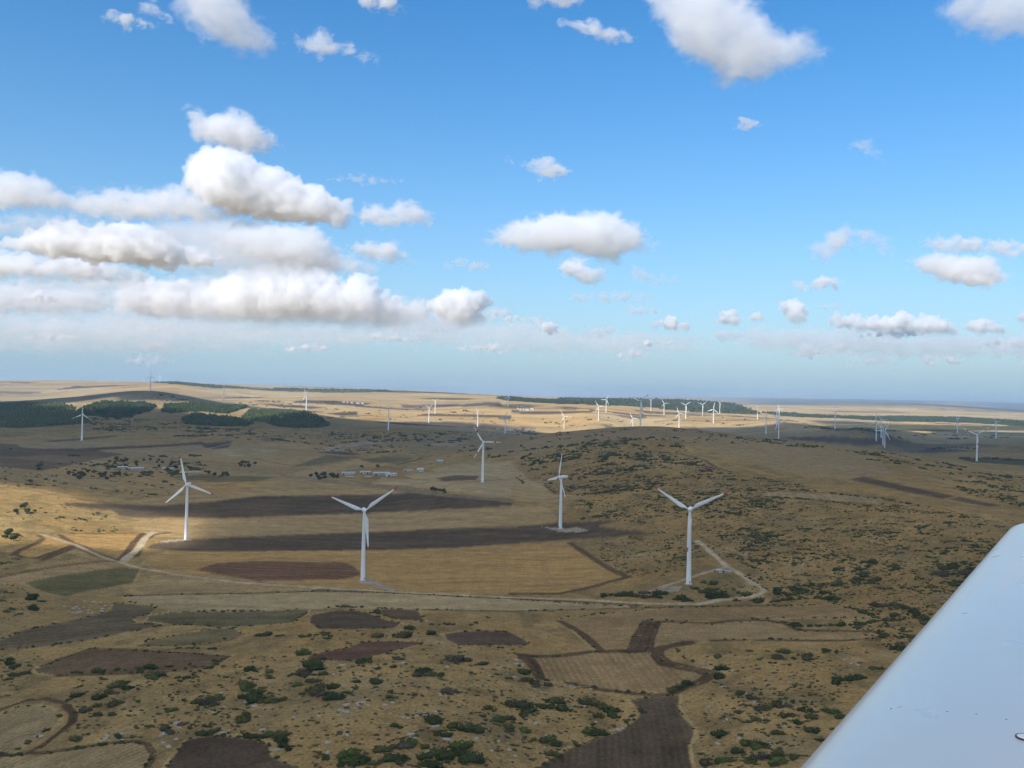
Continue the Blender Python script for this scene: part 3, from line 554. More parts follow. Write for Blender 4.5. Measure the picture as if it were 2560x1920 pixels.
WOODS = [   # outline, spacing m, tree height, label
 ([(-60,1012),(0,1013),(56,1009),(136,1011),(182,1018),(194,1036),(226,1058),(158,1063),(50,1070),(0,1068),(-60,1066)], 9, 9, 'dark pine wood behind the lone turbine'),
 ([(219,1014),(255,1005),(310,1006),(362,1009),(389,1018),(373,1029),(335,1038),(332,1043),(294,1046),(215,1038),(196,1028)], 9.5, 9, 'pine wood with a lighter top below the brown hill'),
 ([(402,1027),(414,1012.5),(500,1009),(545,1013),(620,1018),(568,1034),(538,1033),(500,1028),(430,1033)], 9.5, 9, 'long pine wood at the foot of the brown hill'),
 ([(454,1050),(475,1037),(500,1036),(590,1047),(634,1058),(617,1066),(500,1064),(470,1060)], 9, 9, 'dark pine wood in the hollow, nearest of the row'),
 ([(606,1045),(627,1026),(692,1026),(706,1030),(692,1051),(658,1055),(636,1053)], 9, 9, 'square pine plantation between the clearings'),
 ([(667,1059),(706,1050),(711,1028),(767,1032),(800,1047),(825,1063),(794,1070),(749,1070),(703,1068)], 9, 9, 'triangular pine wood ending at the slim turbine'),
 ([(1240,996),(1271,993.5),(1325,999),(1395,1003),(1480,1010),(1410,1010),(1330,1006),(1271,1002)], 22, 13, 'thin belt of wood on the ridge by the far village'),
 ([(1395,997),(1500,996),(1600,998.5),(1720,1001.5),(1810,1006),(1850,1014),(1890,1028),(1903,1036),(1830,1034),(1730,1030),(1640,1021),(1560,1015),(1480,1012),(1420,1007)], 20, 14, 'broad dark forest covering the distant ridge'),
 ([(1905,1032),(1960,1033),(2060,1040),(2180,1044),(2240,1042),(2400,1045),(2620,1058),(2620,1070),(2400,1055),(2240,1054),(2100,1046),(1960,1041)], 16, 12, 'long dark belt of trees under the hazy hills'),
 ([(640,974),(700,971),(930,976),(990,978.5),(860,982),(700,978)], 45, 11, 'dark cloud shadow low along the far skyline, modelled as trees'),  # a far cloud shadow, put in as a strip of dark trees
 ([(385,956),(430,954.5),(500,961),(600,968),(640,972),(540,970),(440,960)], 42, 9, 'line of trees along the skyline ridge'),
]
TRACKS = [  # name, colour, half width m, line
 ('dirt_track', TRACK, 2.6, [(107,1337),(150,1350),(191,1363),(260,1394),(301,1406),(345,1419),(439,1436),(595,1456),(640,1459),(797,1470),(991,1480),(1173,1489),(1279,1494),(1468,1500),(1600,1508),(1744,1511),(1806,1499),(1841,1497),(1876,1492),(1900,1485),(1910,1477),(1902,1467),(1883,1458),(1867,1447),(1847,1432),(1817,1416),(1800,1400),(1782,1385),(1759,1364),(1740,1352)], 'long pale field track winding past the two nearest turbines'),
 ('dirt_track', TRACK, 1.8, [(1650,1468),(1700,1453),(1728,1443),(1782,1426),(1815,1418)], 'short track from the largest turbine to the grey hut'),
 ('dirt_track', TRACK, 4.0, [(385,1330),(362,1345),(345,1372),(318,1394),(305,1406)], 'pale double track climbing to the turbine by the sunlit hollow'),
 ('farm_road', (0.20,0.18,0.15), 4.0, [(560,1180),(640,1183),(709,1191),(800,1201),(930,1214),(1041,1231),(1117,1240),(1200,1247),(1280,1254)], 'straight grey farm road passing the white farm'),
]
PADS = [
 ([(1590,1484.6),(1640,1472),(1681,1464),(1706,1466),(1697,1477),(1650,1481),(1612,1486)], 'gravel pad at the largest turbine'),
 ([(897,1453),(905,1448),(922,1446),(941,1453),(965,1466),(991,1477),(972,1478),(935,1465),(906,1460)], 'gravel pad at the second nearest turbine'),
 ([(1349,1315),(1375,1318),(1416,1321),(1442,1318),(1477,1327),(1440,1330),(1401,1330)], 'gravel pad at the side on turbine'),
 ([(385,1357),(420,1350),(463,1347),(480,1349),(440,1354)], 'gravel pad at the turbine by the sunlit hollow'),
]
# dark banks, ditches and hedge lines: (half width m, colour, line)
BANKS = [
 (3.0, BROWN, [(-60,1448),(0,1441),(141,1416),(251,1403),(300,1404)]), (2.2, EARTH, [(150,1337),(160,1345),(191,1360),(262,1390),(300,1402)]),
 (2.2, EARTH, [(98,1339),(108,1346),(93,1357),(45,1378),(36,1386),(60,1394),(92,1396),(182,1364)]), (2.2, EARTH, [(107,1400),(190,1367),(250,1394)]),
 (2.6, EARTH, [(356,1334),(335,1355),(310,1392),(302,1398)]), (2.2, EARTH, [(420,1332),(385,1336),(358,1352),(340,1390)]),
 (2.0, EARTH, [(174,1334),(356,1333.5)]), (1.6, EARTH, [(313,1489),(450,1485.5),(640,1483),(797,1477),(991,1481.5)]),
 (1.8, EARTH, [(797,1472),(991,1482),(1173,1492),(1279,1497),(1480,1506),(1600,1513)]), (1.4, EARTH, [(1060,1524),(1280,1528.5),(1480,1523),(1700,1516.5),(1920,1513),(1960,1515)]),
 (2.6, EARTH, [(1423,1356),(1490,1400),(1530,1425),(1570,1443),(1530,1452),(1470,1470),(1400,1484),(1280,1485)]),
 (2.2, EARTH, [(1400,1553),(1450,1580),(1480,1605),(1505,1628)]), (1.6, EARTH, [(1643,1553),(1760,1558),(1850,1551),(1920,1550)]),
 (2.4, EARTH, [(1300,1637),(1340,1641),(1399,1640),(1480,1629),(1560,1627),(1625,1628)]), (2.6, EARTH, [(1305,1638),(1330,1662),(1347,1695)]), (2.0, EARTH, [(1318,1638),(1340,1662),(1356,1696)]),
 (3.4, EARTH, [(1720,1606),(1660,1618),(1642,1626),(1645,1640),(1665,1660),(1750,1676),(1785,1686),(1755,1703),(1730,1712)]),
 (1.6, EARTH, [(1731,1711),(1690,1733),(1647,1738),(1575,1733),(1499,1724),(1418,1708)]),
 (3.0, EARTH, [(1583,1628),(1590,1600),(1612,1562),(1620,1554)]), (2.6, EARTH, [(1605,1626),(1612,1598),(1632,1560)]), (2.0, EARTH, [(1622,1624),(1630,1590),(1646,1555)]),
 (1.8, EARTH, [(1780,1601),(1920,1600),(2074,1602),(2190,1598),(2213,1586),(2190,1579),(1997,1575),(1959,1558),(1920,1551)]),
 (1.0, EARTH, [(141,1690),(282,1686),(439,1678),(533,1664),(573,1641),(439,1631),(282,1623),(226,1621),(103,1665)]),
 (1.1, EARTH, [(-60,1785),(0,1775),(63,1752),(110,1746),(160,1757),(183,1780),(178,1806),(150,1830),(110,1860),(70,1882),(-60,1898)]), (1.3, EARTH, [(160,1765),(186,1785),(180,1808),(140,1838),(100,1868)]),
 (1.0, EARTH, [(-60,1900),(0,1889),(130,1880),(240,1862),(330,1852),(368,1860),(384,1884),(378,1906),(352,1935)]),
 (1.5, BROWN, [(226,1622),(300,1622),(439,1625),(573,1600),(605,1585)]),
 (2.5, EARTH, [(870,1254),(870,1254.5)]), (2.4, EARTH, [(709,1188),(800,1198),(930,1211),(1041,1228),(1117,1237),(1280,1251)]), (2.2, EARTH, [(709,1194),(800,1204),(930,1217),(1041,1234),(1280,1258)]),
 (2.5, EARTH, [(280,1258),(220,1250),(150,1240),(60,1222),(0,1217)]), (2.0, EARTH, [(260,1233),(320,1229),(345,1230),(400,1239),(470,1237)]), (1.6, EARTH, [(485,1207),(540,1204),(597,1206),(535,1216),(600,1221),(640,1217)]),
 (1.6, EARTH, [(340,1258),(420,1251),(510,1243)]), (2.6, EARTH, [(1361,1213),(1387,1232),(1420,1235),(1488,1234),(1600,1220),(1700,1210)]),
 (3.0, EARTH, [(830,1143),(900,1145),(1000,1160),(1080,1140),(1060,1141)]), (3.0, EARTH, [(990,1163),(1040,1150),(1058,1141)]), (2.5, EARTH, [(640,1148),(735,1166),(800,1163),(890,1145)]),
 (2.5, EARTH, [(720,1123),(760,1125),(850,1134),(900,1144)]), (2.5, EARTH, [(0,1102),(100,1098),(180,1101),(300,1099),(420,1095)]), (2.5, EARTH, [(320,1111),(400,1109),(500,1104)]),
 (3.0, EARTH, [(1560,1140),(1640,1128),(1700,1134),(1760,1150),(1800,1175)]), (2.4, EARTH, [(1920,1242),(2060,1252),(2200,1265),(2360,1285)]), (2.2, EARTH, [(1920,1226),(2065,1232),(2220,1246)]),
 (4.0, EARTH, [(2245,1085),(2330,1094),(2360,1097)]), (3.0, EARTH, [(2100,1080),(2245,1086)]), (3.0, EARTH, [(2470,1117),(2540,1107),(2620,1100)]), (3.0, EARTH, [(2430,1128),(2500,1131),(2620,1122)]),
 (5.0, EARTH, [(1280,1043),(1310,1046),(1380,1047)]), (6.0, EARTH, [(1380,1060),(1430,1058),(1470,1053)]), (6.0, EARTH, [(1580,1045.5),(1640,1043.5),(1700,1045),(1760,1046)]), (6.0, EARTH, [(1700,1050),(1790,1051.5),(1860,1053)]),
 (7.0, EARTH, [(1800,1070),(1870,1065),(1940,1063)]), (7.0, EARTH, [(1850,1073),(1940,1071)]), (6.0, EARTH, [(1940,1055),(2010,1059),(2087,1061)]), (5.0, EARTH, [(1980,1047),(2080,1049),(2160,1052)]),
 (7.0, EARTH, [(640,1011),(700,1013),(760,1014)]), (8.0, EARTH, [(560,1004),(640,1002),(700,1003)]), (7.0, EARTH, [(820,1045),(900,1040),(960,1036)]), (8.0, EARTH, [(1000,1010),(900,1008),(820,1006)]),
 (2.0, TRACK, [(740,1122),(800,1126),(860,1130)]), (1.6, (0.33,0.28,0.2), [(0,1160),(100,1160),(200,1170),(290,1176)]), (3.0, (0.35,0.3,0.22), [(520,1122),(560,1113),(590,1105)]),
 (1.4, TRACK, [(365,978),(372,984),(366,988)]), (3.0, (0.3,0.26,0.18), [(500,1038),(560,1040),(640,1046)]), (3.0, (0.33,0.28,0.2), [(334,1040),(400,1038),(470,1036),(520,1030)]),
]
# ------------------------------------------------------------------ the land itself
NA = 1400
A_ = np.linspace(-0.85, 0.85, NA)
def _rows():
    s = np.linspace(math.log(250), math.log(42000), 6000); y = np.exp(s)
    dens = 165 * 887 / y / 1.3 + 46 + 60 * np.exp(-((s - math.log(2000)) / 0.35) ** 2)
    c = np.concatenate([[0], np.cumsum((dens[1:] + dens[:-1]) / 2 * np.diff(s))])
    n = int(c[-1]); return np.exp(np.interp(np.linspace(0, c[-1], n), c, s))
Y_ = _rows(); NY = len(Y_)
YY, AA = np.meshgrid(Y_, A_, indexing='ij')
XX = AA * YY
ZZ = height(XX, YY)
LU, LV, LZ = project(np.stack([XX, YY, ZZ], -1))
DYROW = np.gradient(Y_)[:, None] * np.ones((1, NA)); DXCOL = (A_[1] - A_[0]) * YY

def lerp(c, new, w):
    return c + (np.asarray(new) - c) * w[..., None]

ALB = np.zeros((NY, NA, 3)); LAB = np.zeros((NY, NA), np.int32)
# rough pasture
n1, n2, n3 = fbm(XX / 90, YY / 90, 4, 11), fbm(XX / 17, YY / 22, 3, 12), fbm(XX / 400, YY / 400, 3, 13)
base = np.array(GRASS)[None, None] * (0.72 + 0.56 * n1)[..., None]
base = lerp(base, (0.34, 0.238, 0.10), np.clip((n3 - 0.42) * 4, 0, 1) * 0.6)
base = lerp(base, (0.36, 0.27, 0.13), np.clip((fbm(XX / 26, YY / 40, 3, 15) - 0.58) * 6, 0, 1) * 0.55)
base = lerp(base, (0.125, 0.10, 0.05), np.clip((n2 - 0.52) * 5, 0, 1) * 0.55)        # dry herbs and dwarf scrub
base = lerp(base, (0.20, 0.15, 0.075), np.clip((fbm(XX / 45, YY / 30, 3, 14) - 0.5) * 4, 0, 1) * 0.5)
# strips of farmland on the plains
wx = XX + 160 * (fbm(XX / 900, YY / 900, 2, 21) - 0.5); wy = YY + 0.16 * XX + 420 * (fbm(XX / 1500, YY / 1500, 3, 22) - 0.5)
sc = np.where(YY > 6000, 1.9, 1.0)
ci, cj = np.floor(wx / (430 * sc)), 0
cj = np.floor(wy / (135 * sc) + 7 * hash2(ci, ci * 0 + 3, 23))
h = hash2(ci, cj, 24); hh = hash2(ci, cj, 25)
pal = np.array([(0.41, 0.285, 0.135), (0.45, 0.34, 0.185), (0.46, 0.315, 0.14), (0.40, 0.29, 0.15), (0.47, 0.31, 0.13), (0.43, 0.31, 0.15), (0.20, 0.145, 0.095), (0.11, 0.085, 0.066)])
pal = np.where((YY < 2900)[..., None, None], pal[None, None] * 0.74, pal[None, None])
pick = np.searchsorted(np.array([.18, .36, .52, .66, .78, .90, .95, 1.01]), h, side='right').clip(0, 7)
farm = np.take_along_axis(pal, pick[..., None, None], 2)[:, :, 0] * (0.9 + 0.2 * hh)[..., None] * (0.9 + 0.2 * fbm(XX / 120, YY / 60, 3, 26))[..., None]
fx, fy = wx / (430 * sc), wy / (135 * sc) + 7 * hash2(ci, ci * 0 + 3, 23)
ed = np.minimum((fy - np.floor(fy)), 1 - (fy - np.floor(fy))) * 135 * sc
farm = lerp(farm, EARTH, np.clip(1 - ed / np.maximum(5.0, DYROW * 0.6), 0, 1) * 0.45 * (vnoise(XX / 300, YY / 90, 27) > 0.45))
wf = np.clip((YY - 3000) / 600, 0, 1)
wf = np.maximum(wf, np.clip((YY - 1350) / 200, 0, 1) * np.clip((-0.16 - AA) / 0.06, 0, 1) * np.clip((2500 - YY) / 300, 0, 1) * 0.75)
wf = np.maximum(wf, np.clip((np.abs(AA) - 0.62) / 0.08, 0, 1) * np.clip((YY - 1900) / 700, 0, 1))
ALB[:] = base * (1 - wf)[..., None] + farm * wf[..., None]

# cloud shade on the far hills of the wing side, painted in dark green
far_shade = np.clip((YY - 11500) / 2500, 0, 1) * np.clip((AA - 0.22) / 0.08, 0, 1) * np.clip((fbm(XX / 2600, YY / 5200, 3, 31) - 0.18) * 6, 0, 1)
ALB[:] = lerp(ALB, (0.045, 0.05, 0.034), far_shade)

def pix_mask(poly, fr=1.15):
    poly = [tuple(p) for p in poly]
    pa = np.array(poly, float); cen = pa.mean(0)
    hit = ground_hit(np.append(pa[:, 0], cen[0]), np.append(pa[:, 1], cen[1]))
    ds = hit[:, 1]; ds = ds[np.isfinite(ds)]
    if not len(ds): return None
    d0, d1 = ds.min() / fr, ds.max() * fr
    i0, i1 = np.searchsorted(Y_, [d0, d1]); i0 = max(0, i0 - 1); i1 = min(NY, i1 + 1)
    u, v = LU[i0:i1], LV[i0:i1]
    m = np.zeros(u.shape, bool)
    bb = (u >= pa[:, 0].min() - 2) & (u <= pa[:, 0].max() + 2) & (v >= pa[:, 1].min() - 2) & (v <= pa[:, 1].max() + 2)
    wob = 1.0
    k = 3.2 if cen[1] > 1480 else 1.0
    uu = u[bb] + 3.0 * k * (fbm(XX[i0:i1][bb] / 30, YY[i0:i1][bb] / 30, 3, 41) - .5); vv = v[bb] + 1.3 * k * (fbm(XX[i0:i1][bb] / 30, YY[i0:i1][bb] / 30, 3, 42) - .5)
    m[bb] = in_poly(uu, vv, poly)
    return i0, i1, m

# brown dry hills
for poly, colr, w in [([(-60,1008),(0,1004),(110,999),(200,991),(300,979),(370,976),(440,982),(520,997),(600,1008),(690,1024),(620,1018),(545,1014),(400,1012),(255,1004),(136,1011),(0,1013),(-60,1014)], HILLBROWN, .9),
                      ([(1270,1092),(1340,1086),(1480,1074),(1580,1067.5),(1700,1073),(1830,1090),(2000,1108),(2120,1126),(2200,1150),(2230,1185),(2120,1196),(2000,1190),(1860,1150),(1700,1100),(1560,1098),(1420,1112),(1300,1140),(1230,1130)], (0.27, 0.20, 0.108), .8),
                      ([(900,1095),(960,1088),(1060,1086),(1160,1088),(1250,1095),(1280,1120),(1200,1130),(1080,1128),(960,1122),(880,1112)], HILLBROWN, .6)]:
    r = pix_mask(poly)
    if r:
        i0, i1, m = r; s = ALB[i0:i1]; t = np.array(colr) * (0.88 + 0.24 * n1[i0:i1])[..., None]; s[m] = s[m] * (1 - w) + t[m] * w
# bare quarried ground beyond the farm
for poly, colr in [([(800,1122),(850,1110),(920,1103),(960,1105),(930,1118),(870,1126),(830,1132)], (0.36,0.29,0.21)), ([(1070,1112),(1120,1102),(1170,1104),(1150,1115),(1100,1122)], (0.33,0.27,0.2)),
                   ([(880,1118),(910,1110),(930,1112),(915,1126),(885,1128)], (0.2,0.12,0.09)), ([(640,1092),(700,1088),(720,1096),(690,1104),(650,1104)], (0.13,0.10,0.09))]:
    r = pix_mask(poly)
    if r:
        i0, i1, m = r; s = ALB[i0:i1]; nz = fbm(XX[i0:i1] / 30, YY[i0:i1] / 30, 3, 51)
        w = np.clip((nz - 0.35) * 4, 0, 1) * m; ALB[i0:i1] = lerp(s, colr, w * .8)

def paint_line(pts, hw, colr, lab=None, strength=1.0, rough=0.5):
    pa = np.array(pts, float)
    seg = np.maximum(1, (np.hypot(*np.diff(pa, axis=0).T) / 25).astype(int))
    q = [pa[0]]
    for a, b, k in zip(pa[:-1], pa[1:], seg):
        for j in range(1, k + 1): q.append(a + (b - a) * j / k)
    q = np.array(q); hit = ground_hit(q[:, 0], q[:, 1]); hit = hit[np.isfinite(hit[:, 0])]
    if len(hit) < 2: return
    if np.any(np.abs(np.diff(np.log(hit[:, 1]))) > 0.7): hit = hit[np.abs(np.log(hit[:, 1] / np.median(hit[:, 1]))) < 0.5]
    i0, i1 = np.searchsorted(Y_, [hit[:, 1].min() - 40, hit[:, 1].max() + 40]); i0 = max(0, i0 - 2); i1 = min(NY, i1 + 2)
    cover = np.zeros((i1 - i0, NA))
    for a, b in zip(hit[:-1, :2], hit[1:, :2]):
        y0, y1 = sorted((a[1], b[1])); mg = hw + 2.0 * np.interp((y0 + y1) / 2, Y_, DYROW[:, 0])
        r0, r1 = np.searchsorted(Y_[i0:i1], [y0 - mg, y1 + mg]); r0 = max(0, r0 - 1); r1 = min(i1 - i0, r1 + 1)
        if r1 <= r0: continue
        yr = Y_[i0 + r0:i0 + r1]
        amin, amax = (min(a[0], b[0]) - mg * 2) / yr.max(), (max(a[0], b[0]) + mg * 2) / yr.min()
        if amin < 0: amin = (min(a[0], b[0]) - mg * 2) / yr.min()
        if amax < 0: amax = (max(a[0], b[0]) + mg * 2) / yr.max()
        c0, c1 = np.searchsorted(A_, [amin, amax]); c0 = max(0, c0 - 1); c1 = min(NA, c1 + 1)
        if c1 <= c0: continue
        sl = (slice(i0 + r0, i0 + r1), slice(c0, c1))
        x, y = XX[sl], YY[sl]; d = b - a; L2 = d @ d + 1e-9
        t = np.clip(((x - a[0]) * d[0] + (y - a[1]) * d[1]) / L2, 0, 1)
        ds = np.hypot(x - a[0] - t * d[0], y - a[1] - t * d[1])
        nn = np.array([-d[1], d[0]]) / math.sqrt(L2)
        sp = abs(nn[0]) * DXCOL[sl] + abs(nn[1]) * DYROW[sl]
        h_ = hw * (1 + rough * (vnoise(x / 14, y / 14, 71) - .5))
        eff = np.maximum(h_, sp * 0.55)
        cv = np.clip((eff - ds) / (sp * 0.6) + 0.5, 0, 1) * np.minimum(1, h_ / eff)
        cc = cover[r0:r1, c0:c1]; np.maximum(cc, cv, out=cc)
    nz = 0.85 + 0.3 * vnoise(XX[i0:i1] / 9, YY[i0:i1] / 9, 72)
    ALB[i0:i1] = ALB[i0:i1] + (np.array(colr)[None, None] * nz[..., None] - ALB[i0:i1]) * (cover * strength)[..., None]
    if lab is not None: LAB[i0:i1][cover > 0.45] = lab

OBJ = [('ground', 'dry rolling pasture and farmland under scattered cloud shadow')]
for name, colr, fur_, poly, label in FIELDS:                             # dry grass verges round the nearer fields
    if np.mean([p[1] for p in poly]) > 1400: paint_line(list(poly) + [poly[0]], 2.0 if poly[0][1] > 1500 else 2.6, VERGE, strength=0.9, rough=1.4)
for name, colr, (ang, sp, st), poly, label in FIELDS:
    r = pix_mask(poly)
    if r is None: continue
    i0, i1, m = r
    OBJ.append((name, label)); LAB[i0:i1][m] = len(OBJ) - 1
    i0, i1 = max(0, i0 - 2), min(NY, i1 + 2); mm = np.zeros((i1 - i0, NA)); mm[r[0] - i0:r[0] - i0 + r[2].shape[0]] = r[2]
    for k in (0, 1):                                                    # edges melt into the pasture over a couple of metres
        mm = (np.roll(mm, 1, k) + 3 * mm + np.roll(mm, -1, k)) / 5
    m = mm > 0.01; wgt = mm[m][:, None]
    x, y = XX[i0:i1][m], YY[i0:i1][m]
    t = rad(ang); q = (x * -math.sin(t) + y * math.cos(t) + 3.5 * (fbm(x / 60, y / 60, 2, 61) - .5)) / sp
    fur = np.sin(2 * math.pi * q) * st * (0.5 + vnoise(x / 40, y / 40, 62))
    strip = (vnoise(q * 0.23, q * 0 + ang, 63) - 0.5) * st * 1.6
    along = (x * math.cos(t) + y * math.sin(t))
    mott = 0.72 + 0.56 * fbm(along / 55, q * sp / 9, 4, 64) + 0.14 * (fbm(x / 5, y / 6, 2, 65) - .5)
    c = np.array(colr)[None] * (mott + fur + strip)[:, None]
    if name != 'stubble_field':                                        # weeds and pale stones coming through the tilth
        wv = np.clip((fbm(along / 60, q * sp / 11, 4, 66) - 0.47) * 5, 0, 1) * 0.42
        c = c + (np.array((0.20, 0.15, 0.09))[None] - c) * wv[:, None] * (0.5 if name == 'ploughed_field' else 0.8)
    else:
        wv = np.clip((fbm(along / 120, q * sp / 18, 3, 67) - 0.5) * 4, 0, 1) * 0.3
        c = c + (np.array((0.20, 0.14, 0.075))[None] - c) * wv[:, None]
    s = ALB[i0:i1]; s[m] = s[m] * (1 - wgt) + c * wgt
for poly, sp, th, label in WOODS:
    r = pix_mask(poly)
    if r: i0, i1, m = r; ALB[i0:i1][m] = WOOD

for hw, colr, pts in BANKS:
    if np.mean([p[1] for p in pts]) > 1325: hw = hw * 1.5
    paint_line(pts, hw, colr, strength=0.85)
for name, colr, hw, pts, label in TRACKS:
    OBJ.append((name, label)); paint_line(pts, hw, colr, len(OBJ) - 1)
for poly, label in PADS:
    r = pix_mask(poly, 1.05)
    if r:
        i0, i1, m = r; OBJ.append(('gravel_pad', label)); LAB[i0:i1][m] = len(OBJ) - 1
        s = ALB[i0:i1]; s[m] = np.array(GRAVEL)[None] * (0.8 + 0.4 * fbm(XX[i0:i1][m] / 6, YY[i0:i1][m] / 6, 3, 73))[:, None]

# grain and relief of the ground surface, the same for every kind of soil
land_mat, n_, l_, out_ = node_mat('land')
at = n_.new('ShaderNodeAttribute'); at.attribute_name = 'albedo'
gp = n_.new('ShaderNodeNewGeometry')
nz = n_.new('ShaderNodeTexNoise'); nz.inputs['Scale'].default_value = 0.55; nz.inputs['Detail'].default_value = 6; nz.inputs['Roughness'].default_value = 0.7
nz2 = n_.new('ShaderNodeTexNoise'); nz2.inputs['Scale'].default_value = 0.07; nz2.inputs['Detail'].default_value = 5; nz2.inputs['Roughness'].default_value = 0.65
l_.new(gp.outputs['Position'], nz.inputs['Vector']); l_.new(gp.outputs['Position'], nz2.inputs['Vector'])
mr = n_.new('ShaderNodeMapRange'); mr.inputs['From Min'].default_value = 0.3; mr.inputs['From Max'].default_value = 0.7; mr.inputs['To Min'].default_value = 0.62; mr.inputs['To Max'].default_value = 1.38
mr2 = n_.new('ShaderNodeMapRange'); mr2.inputs['From Min'].default_value = 0.3; mr2.inputs['From Max'].default_value = 0.7; mr2.inputs['To Min'].default_value = 0.8; mr2.inputs['To Max'].default_value = 1.2
l_.new(nz.outputs['Fac'], mr.inputs['Value']); l_.new(nz2.outputs['Fac'], mr2.inputs['Value'])
mu = n_.new('ShaderNodeMath'); mu.operation = 'MULTIPLY'; l_.new(mr.outputs[0], mu.inputs[0]); l_.new(mr2.outputs[0], mu.inputs[1])
vm = n_.new('ShaderNodeVectorMath'); vm.operation = 'SCALE'; l_.new(at.outputs['Color'], vm.inputs[0]); l_.new(mu.outputs[0], vm.inputs['Scale'])
nz3 = n_.new('ShaderNodeTexNoise'); nz3.inputs['Scale'].default_value = 0.17; nz3.inputs['Detail'].default_value = 5; nz3.inputs['Roughness'].default_value = 0.72; nz3.inputs['Distortion'].default_value = 0.8
l_.new(gp.outputs['Position'], nz3.inputs['Vector'])
mr3 = n_.new('ShaderNodeMapRange'); mr3.interpolation_type = 'SMOOTHSTEP'; mr3.inputs['From Min'].default_value = 0.55; mr3.inputs['From Max'].default_value = 0.70; l_.new(nz3.outputs['Fac'], mr3.inputs['Value'])
ma3 = n_.new('ShaderNodeMath'); ma3.operation = 'MULTIPLY'; l_.new(mr3.outputs[0], ma3.inputs[0]); l_.new(at.outputs['Alpha'], ma3.inputs[1])
mx3 = n_.new('ShaderNodeMix'); mx3.data_type = 'RGBA'; mx3.inputs['B'].default_value = (0.105, 0.088, 0.042, 1); l_.new(ma3.outputs[0], mx3.inputs['Factor']); l_.new(at.outputs['Color'], mx3.inputs['A'])
mr4 = n_.new('ShaderNodeMapRange'); mr4.interpolation_type = 'SMOOTHSTEP'; mr4.inputs['From Min'].default_value = 0.46; mr4.inputs['From Max'].default_value = 0.30; mr4.inputs['To Max'].default_value = 0.75; l_.new(nz3.outputs['Fac'], mr4.inputs['Value'])
ma4 = n_.new('ShaderNodeMath'); ma4.operation = 'MULTIPLY'; l_.new(mr4.outputs[0], ma4.inputs[0]); l_.new(at.outputs['Alpha'], ma4.inputs[1])
mx4 = n_.new('ShaderNodeMix'); mx4.data_type = 'RGBA'; mx4.inputs['B'].default_value = (0.38, 0.265, 0.105, 1); l_.new(ma4.outputs[0], mx4.inputs['Factor']); l_.new(mx3.outputs['Result'], mx4.inputs['A'])
l_.new(mx4.outputs['Result'], vm.inputs[0])
bp = n_.new('ShaderNodeBump'); bp.inputs['Strength'].default_value = 0.6; bp.inputs['Distance'].default_value = 0.8; l_.new(nz.outputs['Fac'], bp.inputs['Height'])
df = n_.new('ShaderNodeBsdfDiffuse'); df.inputs['Roughness'].default_value = 0.6
l_.new(vm.outputs[0], df.inputs['Color']); l_.new(bp.outputs[0], df.inputs['Normal']); l_.new(df.outputs[0], out_.inputs['Surface'])

def set_albedo(me, c):
    a = me.attributes.new('albedo', 'FLOAT_COLOR', 'POINT')
    if c.shape[1] == 3: c = np.concatenate([c, np.ones((len(c), 1))], 1)
    a.data.foreach_set('color', c.astype(np.float32).ravel())

VID = np.arange(NY * NA).reshape(NY, NA)
quads = np.stack([VID[:-1, :-1], VID[:-1, 1:], VID[1:, 1:], VID[1:, :-1]], -1).reshape(-1, 4)
flab = LAB[:-1, :-1].ravel()
CO = np.stack([XX, YY, ZZ], -1).reshape(-1, 3); CA = np.concatenate([ALB, np.where(LAB == 0, np.clip(1 - (YY - 1500) / 2500, 0.15, 1), 0.12)[..., None]], -1).reshape(-1, 4)
order = np.argsort(flab, kind='stable'); bounds = np.searchsorted(flab[order], np.arange(len(OBJ) + 1))
for k, (name, label) in enumerate(OBJ):
    f = quads[order[bounds[k]:bounds[k + 1]]]
    if not len(f): continue
    vid, inv = np.unique(f, return_inverse=True)
    me = mesh_np(name, CO[vid], inv.reshape(-1, 4), smooth=True); set_albedo(me, CA[vid])
    o = link(name, me, land_mat); tag(o, label, kind='structure')
# the rest of the country, to the sides and behind
TH = np.linspace(math.atan(0.85), 2 * math.pi - math.atan(0.85), 90)
RR = np.concatenate([[1.0, 100], np.exp(np.linspace(math.log(250), math.log(42000), 70))]) / math.cos(math.atan(0.85))
w = (TH - TH[0]) / (TH[-1] - TH[0])
yy = RR * math.cos(math.atan(0.85))
zr, zl = height(0.85 * yy, yy), height(-0.85 * yy, yy)
zz = zr[:, None] * (1 - w)[None] + zl[:, None] * w[None]
co = np.stack([RR[:, None] * np.sin(TH)[None], RR[:, None] * np.cos(TH)[None], zz], -1).reshape(-1, 3)
ii = np.arange(len(RR) * 90).reshape(len(RR), 90)
fa = np.stack([ii[:-1, 1:], ii[:-1, :-1], ii[1:, :-1], ii[1:, 1:]], -1).reshape(-1, 4)
fan = np.array([[a * 250, 250.0, height(a * 250, 250.0)] for a in A_[::50]])       # apron below the aeroplane
k0 = len(co); co = np.concatenate([co, fan, [[0, 1.0, 14.0]]])
me_f = [list(q) for q in fa.tolist()]
tri = [[k0 + len(fan), k0 + j + 1, k0 + j] for j in range(len(fan) - 1)]
me = bpy.data.meshes.new('plain'); me.from_pydata(co.tolist(), [], me_f + tri); me.update()
cc = np.array(GRASS)[None] * np.array([[.86, .88, .92]]) * (0.8 + 0.4 * fbm(co[:, 0] / 500, co[:, 1] / 500, 3, 81))[:, None]
set_albedo(me, cc)
tag(link('plain', me, land_mat), 'dry farmland stretching away to the sides and behind', kind='structure')
